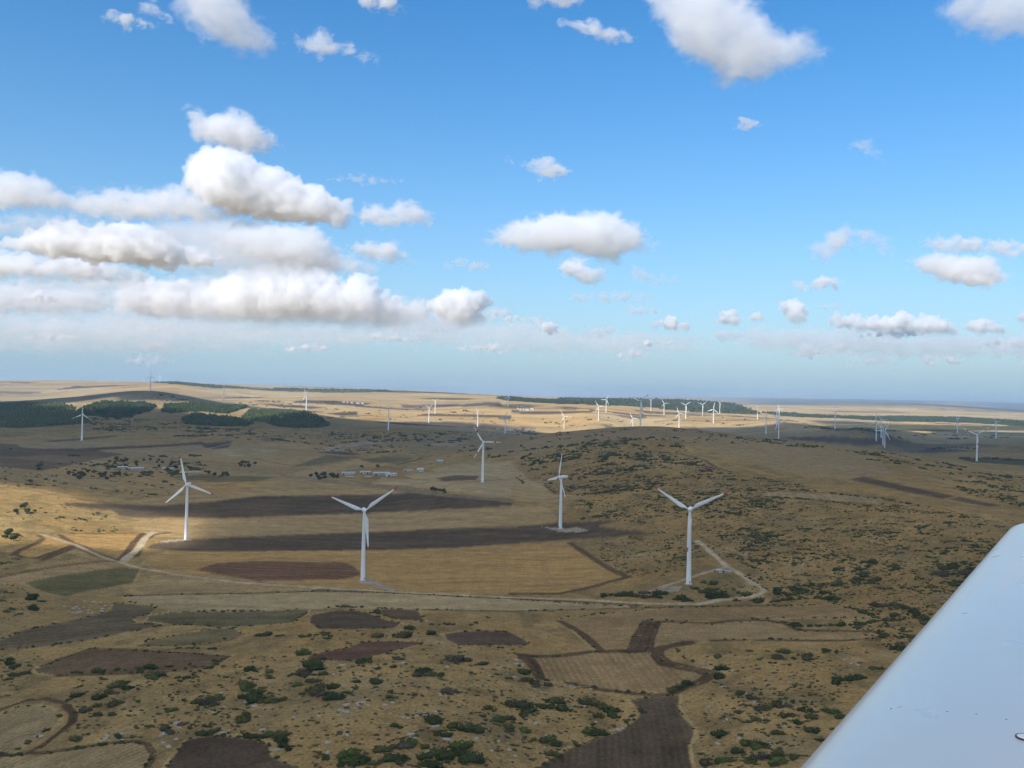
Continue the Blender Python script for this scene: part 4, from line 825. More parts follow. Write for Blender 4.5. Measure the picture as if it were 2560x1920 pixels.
# ------------------------------------------------------------------ the clouds overhead that shade the near land
OVER_A = 1500.0
SHIFT = np.array([SUN_DIR[0], SUN_DIR[1]]) / SUN_DIR[2]            # towards the sun, per metre of height
def overhead(shade, label, holes=(), step=230, seed=0, thick=130, tau=5.0):
    """a cloud whose shadow covers the given patch of land"""
    rng = np.random.default_rng(seed)
    sh = np.array(shade, float); lo, hi = sh.min(0), sh.max(0)
    gx, gy = np.meshgrid(np.arange(lo[0], hi[0], step), np.arange(lo[1], hi[1], step))
    p = np.stack([gx.ravel(), gy.ravel()], -1) + (rng.random((gx.size, 2)) - .5) * step * .35
    k = in_poly(p[:, 0], p[:, 1], sh)
    for cx, cy_, rx, ry in holes: k &= ((p[:, 0] - cx) / (rx + step * .5)) ** 2 + ((p[:, 1] - cy_) / (ry + step * .5)) ** 2 > 1
    p = p[k]
    c = np.concatenate([p + SHIFT * OVER_A, np.full((len(p), 1), OVER_A)], 1); c[:, 2] += rng.random(len(p)) * 30
    cen = c.mean(0)
    r = step * (0.85 + 0.3 * rng.random(len(p)))
    loc = c - cen; loc[:, 2] *= 2.2                                  # balls, then pressed flat
    me = blob_union('cloud', loc, r, 45.0); displace(me, 1 / 260.0, 35.0, 3, seed)
    me.transform(Matrix.Diagonal((1, 1, 0.45, 1)))
    m, n, l, out = node_mat('overhead_droplets')
    v = n.new('ShaderNodeVolumeScatter'); v.inputs['Density'].default_value = tau / (2 * step * .45); v.inputs['Anisotropy'].default_value = 0.5
    l.new(v.outputs[0], out.inputs['Volume'])
    o = link('cloud', me, m, loc=tuple(cen)); tag(o, label, 'cloud', 'clouds passing overhead')
overhead([(-2600,-2500),(2600,-2500),(3300,1500),(3300,4300),(2200,4300),(1700,3750),(900,3900),(200,3650),(-400,3750),(-700,3350),(-1150,3700),(-1450,4700),(-2700,4900),(-3200,2400)],
         'broad cloud passing overhead that throws the near land into shade', holes=[(-800,1310,215,150),(-470,1000,120,90),(-1600,3600,210,260),(-960,3380,210,260),(-1280,3560,120,160)], seed=5, tau=3.4)
# ------------------------------------------------------------------ paint and other materials
def paint(name, c, rough=0.4, noise=0.06, spec=0.5, scale=1.0, coat=0.0):
    m, n, l, out = node_mat(name)
    p = n.new('ShaderNodeBsdfPrincipled'); p.inputs['Roughness'].default_value = rough
    if 'Specular IOR Level' in p.inputs: p.inputs['Specular IOR Level'].default_value = spec
    if coat: p.inputs['Coat Weight'].default_value = coat; p.inputs['Coat Roughness'].default_value = 0.06
    tc = n.new('ShaderNodeTexCoord'); nz = n.new('ShaderNodeTexNoise'); nz.inputs['Scale'].default_value = scale; nz.inputs['Detail'].default_value = 5
    l.new(tc.outputs['Object'], nz.inputs['Vector'])
    mr = n.new('ShaderNodeMapRange'); mr.inputs['From Min'].default_value = .3; mr.inputs['From Max'].default_value = .7; mr.inputs['To Min'].default_value = 1 - noise; mr.inputs['To Max'].default_value = 1 + noise
    l.new(nz.outputs['Fac'], mr.inputs['Value'])
    vm = n.new('ShaderNodeVectorMath'); vm.operation = 'SCALE'; vm.inputs[0].default_value = c; l.new(mr.outputs[0], vm.inputs['Scale'])
    l.new(vm.outputs[0], p.inputs['Base Color']); l.new(p.outputs[0], out.inputs['Surface'])
    return m
M_WHITE = paint('turbine_white', (0.86, 0.87, 0.86), 0.35, 0.05, scale=0.3)
M_RED = paint('signal_red', (0.52, 0.035, 0.03), 0.4, 0.08)
M_GREYMETAL = paint('grey_metal', (0.30, 0.31, 0.32), 0.45)
M_CONCRETE = paint('concrete', (0.45, 0.43, 0.39), 0.8, 0.12, scale=0.6)

def lathe(profile, seg=24, axis='z'):
    """profile = [(radius, height)]; returns verts, faces"""
    v, f = [], []
    for r, h in profile:
        for k in range(seg):
            a = 2 * math.pi * k / seg
            v.append((r * math.cos(a), r * math.sin(a), h) if axis == 'z' else (r * math.cos(a), -h, r * math.sin(a)))
    for i in range(len(profile) - 1):
        for k in range(seg):
            a, b = i * seg + k, i * seg + (k + 1) % seg
            q = (a, b, b + seg, a + seg); f.append(q if axis == 'z' else q)
    f.append(tuple(range(seg))[::-1]); f.append(tuple(range((len(profile) - 1) * seg, len(profile) * seg)))
    return v, f

def mk(name, v, f, smooth=True):
    me = bpy.data.meshes.new(name); me.from_pydata([tuple(p) for p in v], [], [tuple(q) for q in f]); me.update()
    bm = bmesh.new(); bm.from_mesh(me); bmesh.ops.recalc_face_normals(bm, faces=bm.faces); bm.to_mesh(me); bm.free()
    if smooth:
        me.polygons.foreach_set('use_smooth', np.ones(len(me.polygons), bool))
        try: me.set_sharp_from_angle(angle=rad(40))
        except Exception: pass
    return me

def blade_sections(R, s0, s1, n):
    """aerofoil rings from span s0 to s1 of a blade that points up +Z, wind from -Y"""
    rings = []
    for i in range(n):
        s = s0 + (s1 - s0) * i / (n - 1); t = s
        root = 0.030 * R
        if t < 0.06: ch, th, mixr = root * 1.0, root * 1.0, 1.0
        elif t < 0.22:
            w = (t - 0.06) / 0.16; w = w * w * (3 - 2 * w); ch = root * (1 - w) + 0.098 * R * w; th = root * (1 - w) + 0.024 * R * w; mixr = 1 - w
        else:
            w = (t - 0.22) / 0.78; ch = 0.098 * R * (1 - w) ** 0.9 * 0.88 + 0.016 * R; th = 0.024 * R * (1 - w) + 0.004 * R; mixr = 0
        tw = rad(16) * (1 - t) ** 2
        ring = []
        for k in range(12):
            a = 2 * math.pi * k / 12
            xr, yr = 0.5 * ch * math.cos(a), 0.5 * th * math.sin(a)
            xa = ch * (0.5 * math.cos(a) - 0.22); ya = 0.5 * th * math.sin(a) * (0.35 + 0.65 * (0.5 + 0.5 * -math.cos(a)) ** 0.6)
            x, y = xr * mixr + xa * (1 - mixr), yr * mixr + ya * (1 - mixr)
            ring.append((x * math.cos(tw) - y * math.sin(tw), x * math.sin(tw) + y * math.cos(tw) - 0.035 * R * t * t, s * R))
        rings.append(ring)
    return rings

def ring_mesh(name, rings):
    k = len(rings[0]); v = [p for r in rings for p in r]; f = []
    for i in range(len(rings) - 1):
        for j in range(k):
            a, b = i * k + j, i * k + (j + 1) % k; f.append((a, b, b + k, a + k))
    f.append(tuple(range(k))[::-1]); f.append(tuple(range((len(rings) - 1) * k, len(rings) * k)))
    return mk(name, v, f)

_tm = {}
def turbine_meshes(hub, R, kind):
    key = (round(hub, 1), round(R, 1), kind)
    if key in _tm: return _tm[key]
    s = hub / 65.0
    tower = mk('tower', *lathe([(2.35 * s, -1.5), (2.35 * s, 0.0), (2.2 * s, 0.5), (1.95 * s, hub * .3), (1.65 * s, hub * .62), (1.25 * s, hub - 3.0), (1.2 * s, hub - 1.6)], 28))
    base = mk('foundation', *lathe([(3.6 * s, -1.5), (3.6 * s, 0.35), (3.2 * s, 0.5)], 24), smooth=False)
    door = mk('door', [(-0.5, -2.36 * s, 0.9), (0.5, -2.36 * s, 0.9), (0.5, -2.30 * s, 3.1), (-0.5, -2.30 * s, 3.1), (-0.5, -2.1 * s, 0.9), (0.5, -2.1 * s, 0.9), (0.5, -2.1 * s, 3.1), (-0.5, -2.1 * s, 3.1)], [(0, 1, 2, 3), (4, 7, 6, 5), (0, 4, 5, 1), (1, 5, 6, 2), (2, 6, 7, 3), (3, 7, 4, 0)], smooth=False)
    # nacelle: a long rounded body along +Y behind the rotor
    rings = []
    for y, w, hgt, up in [(-1.6, .9, .9, 0), (-1.45, 1.35, 1.3, 0), (-.6, 1.7, 1.7, .1), (1.5, 1.9, 1.9, .2), (5.0, 1.85, 1.8, .25), (7.6, 1.6, 1.5, .35), (8.6, 1.2, 1.1, .45), (8.9, .6, .6, .5)]:
        ring = []
        for k in range(16):
            a = 2 * math.pi * k / 16; c, sn = math.cos(a), math.sin(a)
            ring.append((w * s * math.copysign(abs(c) ** .6, c), y * s, (hgt * math.copysign(abs(sn) ** .6, sn) + up) * s))
        rings.append(ring)
    nac = ring_mesh('nacelle', rings)
    spin = mk('spinner', *lathe([(1.45 * s, -1.7 * s), (1.5 * s, -0.6 * s), (1.35 * s, 0.5 * s), (1.0 * s, 1.2 * s), (.5 * s, 1.65 * s), (.08, 1.8 * s)], 20, 'y'))
    mast = mk('wind_vane', [(-.06, 6.8 * s, 1.5 * s), (.06, 6.8 * s, 1.5 * s), (.06, 6.92 * s, 1.5 * s), (-.06, 6.92 * s, 1.5 * s), (-.05, 6.8 * s, 3.3 * s), (.05, 6.8 * s, 3.3 * s), (.05, 6.9 * s, 3.3 * s), (-.05, 6.9 * s, 3.3 * s), (-.5, 6.85 * s, 3.2 * s), (.5, 6.85 * s, 3.2 * s), (.5, 6.85 * s, 3.35 * s), (-.5, 6.85 * s, 3.35 * s)], [(0, 1, 5, 4), (1, 2, 6, 5), (2, 3, 7, 6), (3, 0, 4, 7), (4, 5, 6, 7), (8, 9, 10, 11)], smooth=False)
    if kind == 'red': bl = [('blade', 0.03, 0.90, 16, M_WHITE), ('blade_tip', 0.90, 1.0, 6, M_RED)]
    elif kind == 'band': bl = [('blade', 0.03, 0.62, 12, M_WHITE), ('red_band', 0.62, 0.74, 4, M_RED), ('blade_tip', 0.74, 1.0, 7, M_WHITE)]
    else: bl = [('blade', 0.03, 1.0, 18, M_WHITE)]
    blades = [(n, ring_mesh(n, blade_sections(R, a, b, k)), m) for n, a, b, k, m in bl]
    _tm[key] = (tower, base, door, nac, spin, mast, blades)
    return _tm[key]

TURB_ROOTS = []
for t, p in zip(TURB, TPOS):
    u, v, tpx, hub, rpx, phi, yaw, kind, label = t
    x, y = p[0], p[1]; D = hub * KF / tpx
    R = rpx * D / KF
    z = float(height(x, y))
    face = math.atan2(-x, -y)                                       # azimuth towards the aeroplane
    rz = -(face - math.pi) + rad(yaw) * -1                          # rotor looks along local -Y
    root = empty('wind_turbine', (x, y, z)); tag(root, label, 'wind turbine', 'white wind turbines of the wind farm')
    tower, base, door, nac, spin, mast, blades = turbine_meshes(hub, R, kind)
    link('tower', tower, M_WHITE, root); link('foundation', base, M_CONCRETE, root)
    dr = link('door', door, M_GREYMETAL, root); dr.rotation_euler.z = rz + 0.5
    n = link('nacelle', nac, M_WHITE, root, (0, 0, hub)); n.rotation_euler.z = rz
    if D < 2600: link('wind_vane', mast, M_GREYMETAL, n)
    s = hub / 65.0
    h = link('spinner', spin, M_WHITE, root); 
    Rz = Matrix.Rotation(rz, 4, 'Z')
    h.matrix_local = Matrix.Translation((0, 0, hub)) @ Rz @ Matrix.Translation((0, -3.4 * s, 0.1 * s))
    for k in range(3):
        a = rad(phi + 120 * k)
        mb = Matrix.Translation((0, 0, hub)) @ Rz @ Matrix.Translation((0, -3.3 * s, 0.1 * s)) @ Matrix.Rotation(a, 4, 'Y')
        b0 = link(blades[0][0], blades[0][1], blades[0][2], root); b0.matrix_local = mb
        for nm, me, mt in blades[1:]: link(nm, me, mt, b0)
    TURB_ROOTS.append(root)

# ------------------------------------------------------------------ woods
def leafy(name, c, c2, scale=0.5):
    m, n, l, out = node_mat(name)
    d = n.new('ShaderNodeBsdfDiffuse')
    gp = n.new('ShaderNodeNewGeometry'); nz = n.new('ShaderNodeTexNoise'); nz.inputs['Scale'].default_value = scale; nz.inputs['Detail'].default_value = 4; nz.inputs['Roughness'].default_value = .7
    l.new(gp.outputs['Position'], nz.inputs['Vector'])
    oi = n.new('ShaderNodeObjectInfo')
    ad = n.new('ShaderNodeMath'); ad.operation = 'MULTIPLY_ADD'; ad.inputs[1].default_value = 0.35; l.new(oi.outputs['Random'], ad.inputs[0]); l.new(nz.outputs['Fac'], ad.inputs[2])
    mr = n.new('ShaderNodeMapRange'); mr.inputs['From Min'].default_value = .4; mr.inputs['From Max'].default_value = .9; l.new(ad.outputs[0], mr.inputs['Value'])
    mx = n.new('ShaderNodeMix'); mx.data_type = 'RGBA'; mx.inputs['A'].default_value = (*c, 1); mx.inputs['B'].default_value = (*c2, 1)
    l.new(mr.outputs[0], mx.inputs['Factor']); l.new(mx.outputs['Result'], d.inputs['Color']); l.new(d.outputs[0], out.inputs['Surface'])
    return m
M_PINE = leafy('pine_needles', (0.022, 0.042, 0.022), (0.085, 0.105, 0.040), 0.045)
M_LEAF = [leafy('dark_leaves', (0.030, 0.046, 0.020), (0.068, 0.085, 0.034)), leafy('olive_leaves', (0.050, 0.058, 0.024), (0.115, 0.112, 0.045)), leafy('grey_twigs', (0.055, 0.052, 0.036), (0.115, 0.10, 0.065)), leafy('fresh_leaves', (0.045, 0.072, 0.022), (0.10, 0.13, 0.042))]
M_BARK = paint('bark', (0.10, 0.075, 0.05), 0.9, 0.2, scale=3)
M_ROCK = paint('limestone', (0.36, 0.35, 0.325), 0.9, 0.25, 0.2, scale=0.9)

def region_points(poly, n, seed=0):
    rng = np.random.default_rng(seed); pa = np.array(poly, float); lo, hi = pa.min(0), pa.max(0); out = []
    while sum(map(len, out)) < n:
        q = lo + rng.random((max(2000, n), 2)) * (hi - lo); out.append(q[in_poly(q[:, 0], q[:, 1], poly)])
    return np.concatenate(out)[:n]

# canopy: one tree per cell, a seven sided ragged cone each
TREE_RNG = np.random.default_rng(3)
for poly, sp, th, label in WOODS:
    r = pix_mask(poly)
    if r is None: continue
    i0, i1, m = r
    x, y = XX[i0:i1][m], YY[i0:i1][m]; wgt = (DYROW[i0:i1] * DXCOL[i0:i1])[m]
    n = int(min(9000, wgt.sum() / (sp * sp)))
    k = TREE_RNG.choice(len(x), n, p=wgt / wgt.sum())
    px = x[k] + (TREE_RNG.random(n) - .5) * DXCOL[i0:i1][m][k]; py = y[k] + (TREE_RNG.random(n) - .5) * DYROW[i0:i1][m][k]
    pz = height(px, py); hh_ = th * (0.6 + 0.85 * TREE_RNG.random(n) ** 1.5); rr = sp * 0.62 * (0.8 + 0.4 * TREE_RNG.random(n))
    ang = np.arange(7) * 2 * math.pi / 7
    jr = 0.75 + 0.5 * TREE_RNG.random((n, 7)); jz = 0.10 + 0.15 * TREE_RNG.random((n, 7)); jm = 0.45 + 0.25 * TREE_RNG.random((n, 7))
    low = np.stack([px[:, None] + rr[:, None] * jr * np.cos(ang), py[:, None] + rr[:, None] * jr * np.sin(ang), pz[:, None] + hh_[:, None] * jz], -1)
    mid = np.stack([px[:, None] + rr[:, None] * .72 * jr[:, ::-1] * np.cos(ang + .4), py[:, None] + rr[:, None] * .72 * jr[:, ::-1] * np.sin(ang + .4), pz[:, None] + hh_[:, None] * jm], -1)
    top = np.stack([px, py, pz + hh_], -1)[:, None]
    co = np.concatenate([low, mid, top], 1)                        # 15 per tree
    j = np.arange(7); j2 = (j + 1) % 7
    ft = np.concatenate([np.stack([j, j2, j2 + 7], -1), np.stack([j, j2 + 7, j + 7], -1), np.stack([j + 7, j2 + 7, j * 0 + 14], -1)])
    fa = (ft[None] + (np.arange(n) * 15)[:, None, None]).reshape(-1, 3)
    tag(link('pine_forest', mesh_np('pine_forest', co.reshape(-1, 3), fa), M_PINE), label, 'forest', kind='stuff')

# ------------------------------------------------------------------ bushes, trees, rocks
_bm = bmesh.new(); bmesh.ops.create_icosphere(_bm, subdivisions=1, radius=1.0)
I1_V = np.array([v.co[:] for v in _bm.verts]); I1_F = np.array([[v.index for v in f.verts] for f in _bm.faces]); _bm.free()
_bm = bmesh.new(); bmesh.ops.create_icosphere(_bm, subdivisions=2, radius=1.0)
I2_V = np.array([v.co[:] for v in _bm.verts]); I2_F = np.array([[v.index for v in f.verts] for f in _bm.faces]); _bm.free()

def clump(rng, lobes, leaves, flat=0.8, V=I1_V, F=I1_F):
    """ragged heap of foliage of unit half width, base at 0: lumpy lobes with sprigs standing off them"""
    vs_, fs_, off = [], [], 0
    for i in range(lobes):
        a, d = rng.random() * 6.283, (0.0 if i == 0 else 0.25 + 0.5 * rng.random())
        r = (0.55 if i == 0 else 0.28 + 0.25 * rng.random())
        c = np.array([d * math.cos(a), d * math.sin(a), r * 0.6 + (0.25 * rng.random() if i else 0.15)])
        v = V * (1 + 0.42 * (rng.random((len(V), 1)) - .5)) * r + c; v[:, 2] = np.maximum(v[:, 2] * flat, -0.12)
        vs_.append(v); fs_.append(F + off); off += len(v)
        k = leaves // lobes
        dirs = rng.normal(size=(k, 3)); dirs[:, 2] = np.abs(dirs[:, 2]) * .8 + .05; dirs /= np.linalg.norm(dirs, axis=1)[:, None]
        p = c + dirs * r * (0.95 + 0.3 * rng.random((k, 1))); t1 = rng.normal(size=(k, 3)) * 0.09; t2 = rng.normal(size=(k, 3)) * 0.09
        tri = np.stack([p - t1, p + t1, p + t2 * 1.8], 1).reshape(-1, 3); tri[:, 2] = np.maximum(tri[:, 2] * flat, 0)
        vs_.append(tri); fs_.append(np.arange(k * 3).reshape(-1, 3) + off); off += k * 3
    return np.concatenate(vs_), np.concatenate(fs_)

brng = np.random.default_rng(17)
BUSH_V = []
for i in range(8):
    v, f = clump(brng, 5 + i % 4, 120, 0.85 - 0.05 * (i % 3)); BUSH_V.append((v, f))
BUSH_ME = [[None] * 4 for _ in range(8)]
for i in range(8):
    for k in range(4):
        me = mesh_np('bush', *BUSH_V[i]); me.materials.append(M_LEAF[k]); BUSH_ME[i][k] = me
ROCK_V = []
for i in range(5):
    v = I2_V * (1 + 0.5 * (brng.random((len(I2_V), 1)) - .5)) * np.array([1, .7, .5]); v[:, 2] = np.maximum(v[:, 2], -0.25); ROCK_V.append((v, I2_F))
ROCK_ME = []
for v, f in ROCK_V:
    me = mesh_np('limestone_rock', v, f); me.materials.append(M_ROCK); ROCK_ME.append(me)

# where scrub grows: outline, how many, size range m, mean strip length, tone weights
SCRUB = [
 ([(1290,1152),(1345,1130),(1420,1112),(1500,1098),(1600,1092),(1690,1104),(1760,1160),(1830,1180),(1790,1235),(1500,1242),(1390,1232),(1340,1200)], 640, (1.1, 3.8), 2.6, (7, 2, 1)),
 ([(1425,1255),(1560,1240),(1830,1190),(1960,1200),(1960,1300),(1900,1420),(1790,1340),(1640,1330),(1560,1296),(1450,1300)], 560, (0.8, 3.2), 2.6, (7, 2, 1)),
 ([(1960,1200),(2120,1250),(2330,1270),(2540,1300),(2440,1440),(2250,1640),(2120,1560),(1960,1500),(1900,1420)], 720, (0.7, 2.7), 2.3, (7, 2, 2)),
 ([(1500,1345),(1640,1330),(1790,1350),(1900,1440),(1760,1350),(1740,1400),(1660,1440),(1560,1440),(1500,1395)], 150, (0.8, 2.3), 2.2, (7, 2, 1)),
 ([(1760,1450),(1890,1460),(2000,1490),(2120,1560),(2060,1540),(1900,1506),(1800,1500),(1720,1470)], 40, (1.2, 3.4), 1.6, (6, 3, 1)),
 ([(400,1715),(640,1640),(820,1580),(1000,1560),(1110,1590),(1300,1610),(1310,1690),(1420,1715),(1570,1745),(1600,1780),(1500,1840),(1330,1920),(800,1925),(700,1850),(500,1840),(380,1830)], 250, (0.9, 3.3), 1.35, (6, 4, 2)),
 ([(180,1690),(420,1690),(520,1690),(560,1820),(440,1840),(330,1850),(200,1850),(170,1790)], 46, (1.2, 3.6), 1.25, (6, 4, 2)),
 ([(1720,1650),(1900,1620),(2080,1620),(2200,1610),(2100,1740),(1960,1920),(1760,1920),(1740,1780),(1790,1690)], 120, (0.9, 2.9), 1.5, (5, 4, 3)),
 ([(0,1640),(150,1620),(90,1670),(60,1730),(0,1750)], 12, (1.6, 3.6), 1.1, (7, 3, 0)),
 ([(0,1440),(60,1470),(110,1500),(90,1530),(0,1560)], 14, (1.4, 3.2), 1.1, (7, 3, 0)),
 ([(0,1120),(200,1140),(330,1150),(440,1120),(520,1160),(440,1210),(300,1190),(150,1150),(0,1150)], 150, (1.6, 5.0), 1.8, (8, 2, 0)),
 ([(0,1150),(150,1155),(300,1190),(440,1210),(420,1250),(260,1230),(120,1222),(0,1215)], 130, (1.0, 3.6), 1.6, (8, 2, 0)),
 ([(0,1220),(120,1240),(300,1255),(160,1262),(280,1285),(300,1330),(150,1330),(0,1330)], 60, (1.0, 3.2), 1.4, (7, 3, 0)),
 ([(0,1330),(60,1340),(50,1400),(0,1440)], 16, (1.0, 3.2), 1.4, (5, 5, 0)),
 ([(500,1070),(700,1075),(900,1080),(1060,1082),(1200,1074),(1260,1086),(1120,1110),(900,1110),(640,1100),(500,1095)], 330, (1.6, 4.5), 2.2, (8, 2, 1)),
 ([(640,1100),(900,1112),(1180,1112),(1280,1130),(1240,1150),(1080,1140),(900,1138),(700,1120)], 120, (1.6, 4.0), 2.2, (8, 2, 1)),
 ([(220,1045),(330,1046),(450,1048),(470,1066),(600,1070),(560,1100),(400,1090),(230,1075)], 260, (1.8, 4.2), 2.4, (8, 2, 0)),
 ([(2020,1110),(2110,1126),(2250,1135),(2400,1165),(2560,1195),(2560,1270),(2420,1235),(2250,1170),(2120,1140)], 260, (1.2, 3.8), 2.0, (8, 2, 1)),
 ([(1740,1096),(1850,1094),(1950,1100),(2060,1120),(1990,1118),(1880,1104)], 60, (1.6, 3.8), 2.2, (8, 2, 0)),
 ([(1270,1086),(1450,1076),(1640,1071),(1830,1094),(1900,1110),(1700,1108),(1450,1095),(1300,1115)], 80, (1.4, 3.4), 1.6, (8, 2, 0)),
 ([(1080,1010),(1300,1040),(1500,1040),(1640,1030),(1900,1045),(1840,1070),(1600,1060),(1400,1068),(1250,1062),(950,1040)], 90, (2.5, 6), 2.4, (8, 2, 0)),
 ([(560,1000),(900,1005),(1050,1035),(1000,1050),(800,1045),(640,1020)], 60, (2.5, 6), 2.4, (8, 2, 0)),
 ([(360,985),(420,986),(480,1000),(440,1006),(350,1003)], 40, (2, 5), 2.0, (8, 2, 0)),
 ([(2540,1290),(2880,1330),(2880,1900),(2000,1910),(2240,1650),(2450,1440)], 300, (0.8, 2.8), 1.8, (6, 3, 2)),
 ([(-330,1150),(0,1150),(0,1760),(-330,1760)], 170, (1.0, 3.0), 1.6, (7, 3, 1)),
 ([(2000,1064),(2250,1072),(2560,1084),(2560,1100),(2250,1100),(2000,1080)], 70, (2, 6), 2.5, (8, 2, 0)),
]
HEDGES = [  # line, how many, size range, kind
 ([(1500,1494),(1540,1488),(1600,1492),(1660,1496),(1740,1504)], 44, (1.8, 4.2)), ([(1560,1484),(1610,1484),(1660,1488)], 9, (2.2, 4.4)), ([(1770,1496),(1800,1492),(1788,1486)], 7, (2.6, 4.6)),
 ([(1640,1378),(1680,1390),(1760,1366)], 8, (1.4, 2.6)), ([(1770,1365),(1820,1385),(1860,1394)], 16, (1.0, 2.2)), ([(1795,1388),(1830,1394),(1870,1400)], 12, (1.0, 2.0)), ([(1855,1405),(1880,1418),(1915,1432)], 10, (1.0, 2.4)), ([(1865,1440),(1890,1455),(1915,1475)], 14, (0.8, 1.8)),
 ([(1920,1506),(1980,1500),(2040,1496),(2105,1502)], 28, (1.6, 3.6)), ([(1952,1552),(1990,1566),(2050,1566),(2150,1562),(2200,1552)], 40, (1.4, 3.2)), ([(1920,1385),(1990,1382),(2080,1390)], 20, (1.0, 2.2)), ([(2230,1510),(2290,1535),(2320,1570),(2310,1590)], 24, (1.6, 3.8)),
 ([(2200,1475),(2260,1470),(2310,1465)], 12, (1, 2.2)), ([(2380,1440),(2430,1420)], 10, (1, 2.4)), ([(2260,1660),(2230,1675),(2160,1670)], 14, (1, 2.4)),
 ([(640,1588),(700,1590),(760,1592),(820,1585)], 22, (1.4, 3.0)), ([(835,1518),(900,1518),(945,1535),(990,1546)], 14, (1.6, 3.4)), ([(1080,1562),(1180,1562),(1220,1545)], 14, (1.0, 2.2)), ([(730,1556),(770,1533)], 8, (0.8, 1.8)),
 ([(180,1684),(260,1680),(380,1672),(480,1662),(560,1650)], 16, (1.6, 3.6)), ([(430,1712),(500,1680),(560,1655)], 12, (1.0, 2.2)), ([(437,1622),(500,1622),(560,1625)], 12, (1, 2.0)), ([(1680,1730),(1700,1722),(1720,1712)], 6, (2.2, 3.6)), ([(1688,1610),(1700,1640),(1730,1655)], 7, (1, 2.2)),
 ([(1490,1760),(1520,1780),(1540,1800)], 7, (1.6, 3.2)), ([(1580,1790),(1560,1812)], 5, (1.2, 2.2)), ([(700,1835),(705,1860),(720,1880)], 8, (1.8, 3.4)), ([(800,1890),(830,1905)], 3, (1.6, 2.6)), ([(870,1915),(930,1912)], 5, (1.4, 2.4)),
 ([(1010,1790),(1060,1785),(1100,1778)], 8, (0.6, 1.2)), ([(1160,1785),(1200,1782),(1260,1792),(1290,1800)], 14, (0.6, 1.3)), ([(920,1700),(1000,1712),(1060,1720)], 10, (0.5, 1.2)), ([(1005,1850),(1040,1830),(1090,1815)], 7, (0.6, 1.3)),
 ([(1300,1112),(1330,1135),(1300,1150)], 12, (1.8, 3.6)), ([(1440,1240),(1500,1232),(1560,1226),(1640,1216)], 30, (1.2, 3.0)), ([(1580,1230),(1650,1218),(1700,1210)], 16, (1.4, 3.2)), ([(1920,1222),(2000,1226),(2100,1236),(2210,1248),(2330,1270)], 44, (1.4, 3.2)), ([(1930,1243),(2060,1252),(2130,1262)], 20, (1.4, 3.2)), ([(1300,1190),(1290,1196),(1310,1210)], 6, (2, 3)), ([(1450,1250),(1480,1262),(1470,1280),(1455,1300)], 18, (1.4, 3.4)), ([(1610,1275),(1660,1280),(1720,1286)], 24, (1.0, 2.4)),
 ([(1300,1128),(1400,1116),(1500,1108),(1600,1098),(1640,1095)], 60, (1.6, 4.0)), ([(1500,1115),(1560,1108),(1620,1120)], 40, (1.6, 3.6)),
 ([(1270,1087),(1330,1086)], 5, (1.6, 3)), ([(1700,1074),(1760,1082),(1830,1092)], 16, (1.6, 3.4)),
 ([(2330,1121),(2400,1120),(2440,1124)], 22, (2.5, 4.5)), ([(2400,1147),(2470,1146),(2560,1152)], 30, (2.5, 4.5)),
 ([(810,1005.5),(850,1005)], 14, (5, 9)), ([(640,1003),(720,1005)], 18, (4, 8)),
]
GROVES = [  # trees: outline, how many, size range
 ([(770,1190),(800,1184),(848,1190),(850,1202),(790,1202)], 16, (2.6, 4.6)), ([(1075,1227),(1085,1222),(1112,1228),(1116,1234)], 8, (2.4, 3.6)),
 ([(898,1168),(908,1168),(905,1172)], 2, (2.6, 3.4)), ([(938,1168),(950,1164),(950,1170)], 3, (2.8, 3.8)), ([(580,1160),(610,1152),(640,1158),(630,1170),(590,1168)], 9, (3, 4.6)), ([(500,1178),(560,1182),(600,1188),(540,1194)], 10, (2.6, 4.2)),
 ([(110,1165),(100,1160),(80,1178),(105,1180)], 4, (3, 4.6)), ([(160,1186),(250,1180),(310,1190),(290,1204),(190,1200)], 20, (2.8, 4.8)), ([(230,1160),(330,1140),(470,1160),(480,1180),(400,1170),(300,1165)], 26, (2.6, 4.6)),
 ([(10,1330),(45,1332),(42,1366),(12,1360)], 5, (2.8, 4.4)), ([(30,1285),(60,1262),(105,1280),(95,1296)], 9, (2.2, 3.8)),
 ([(1288,1076),(1340,1074),(1340,1082),(1270,1082)], 7, (3, 5)),
]
ROCKS = [([(480,1700),(700,1660),(900,1640),(1300,1680),(1420,1730),(1560,1790),(1300,1900),(700,1900),(560,1850)], 105, (0.5, 1.5)), ([(170,1500),(260,1505),(270,1530),(200,1536),(150,1528)], 26, (0.5, 1.5)), ([(400,1760),(480,1850),(430,1880),(400,1860)], 8, (0.8, 2.0)), ([(1720,1680),(2000,1680),(1960,1880),(1780,1900)], 26, (0.5, 1.4)), ([(55,1838),(105,1834),(100,1848),(60,1856)], 7, (0.8, 1.6)), ([(230,1835),(340,1830),(320,1850),(230,1846)], 8, (0.6, 1.4)),
         ([(1000,1790),(1100,1775),(1110,1785),(1010,1800)], 12, (0.5, 1.1)), ([(850,1760),(910,1755),(905,1770),(845,1780)], 9, (0.5, 1.1)), ([(1000,1845),(1090,1810),(1100,1820),(1010,1855)], 12, (0.5, 1.2)), ([(1500,1832),(1560,1818),(1545,1835)], 7, (0.6, 1.2)), ([(1410,1710),(1500,1724),(1500,1730),(1410,1716)], 9, (0.5, 1.0)), ([(1280,1640),(1310,1660),(1316,1670),(1290,1665)], 6, (0.8, 1.6)), ([(2100,1645),(2150,1660),(2140,1668)], 6, (0.6, 1.4))]

def on_field(x, y):
    """is there a field, a track or a pad under this point?"""
    i = np.clip(np.searchsorted(Y_, y), 0, NY - 1); j = np.clip(((x / y - A_[0]) / (A_[1] - A_[0])).round().astype(int), 0, NA - 1)
    return LAB[i, j] > 0

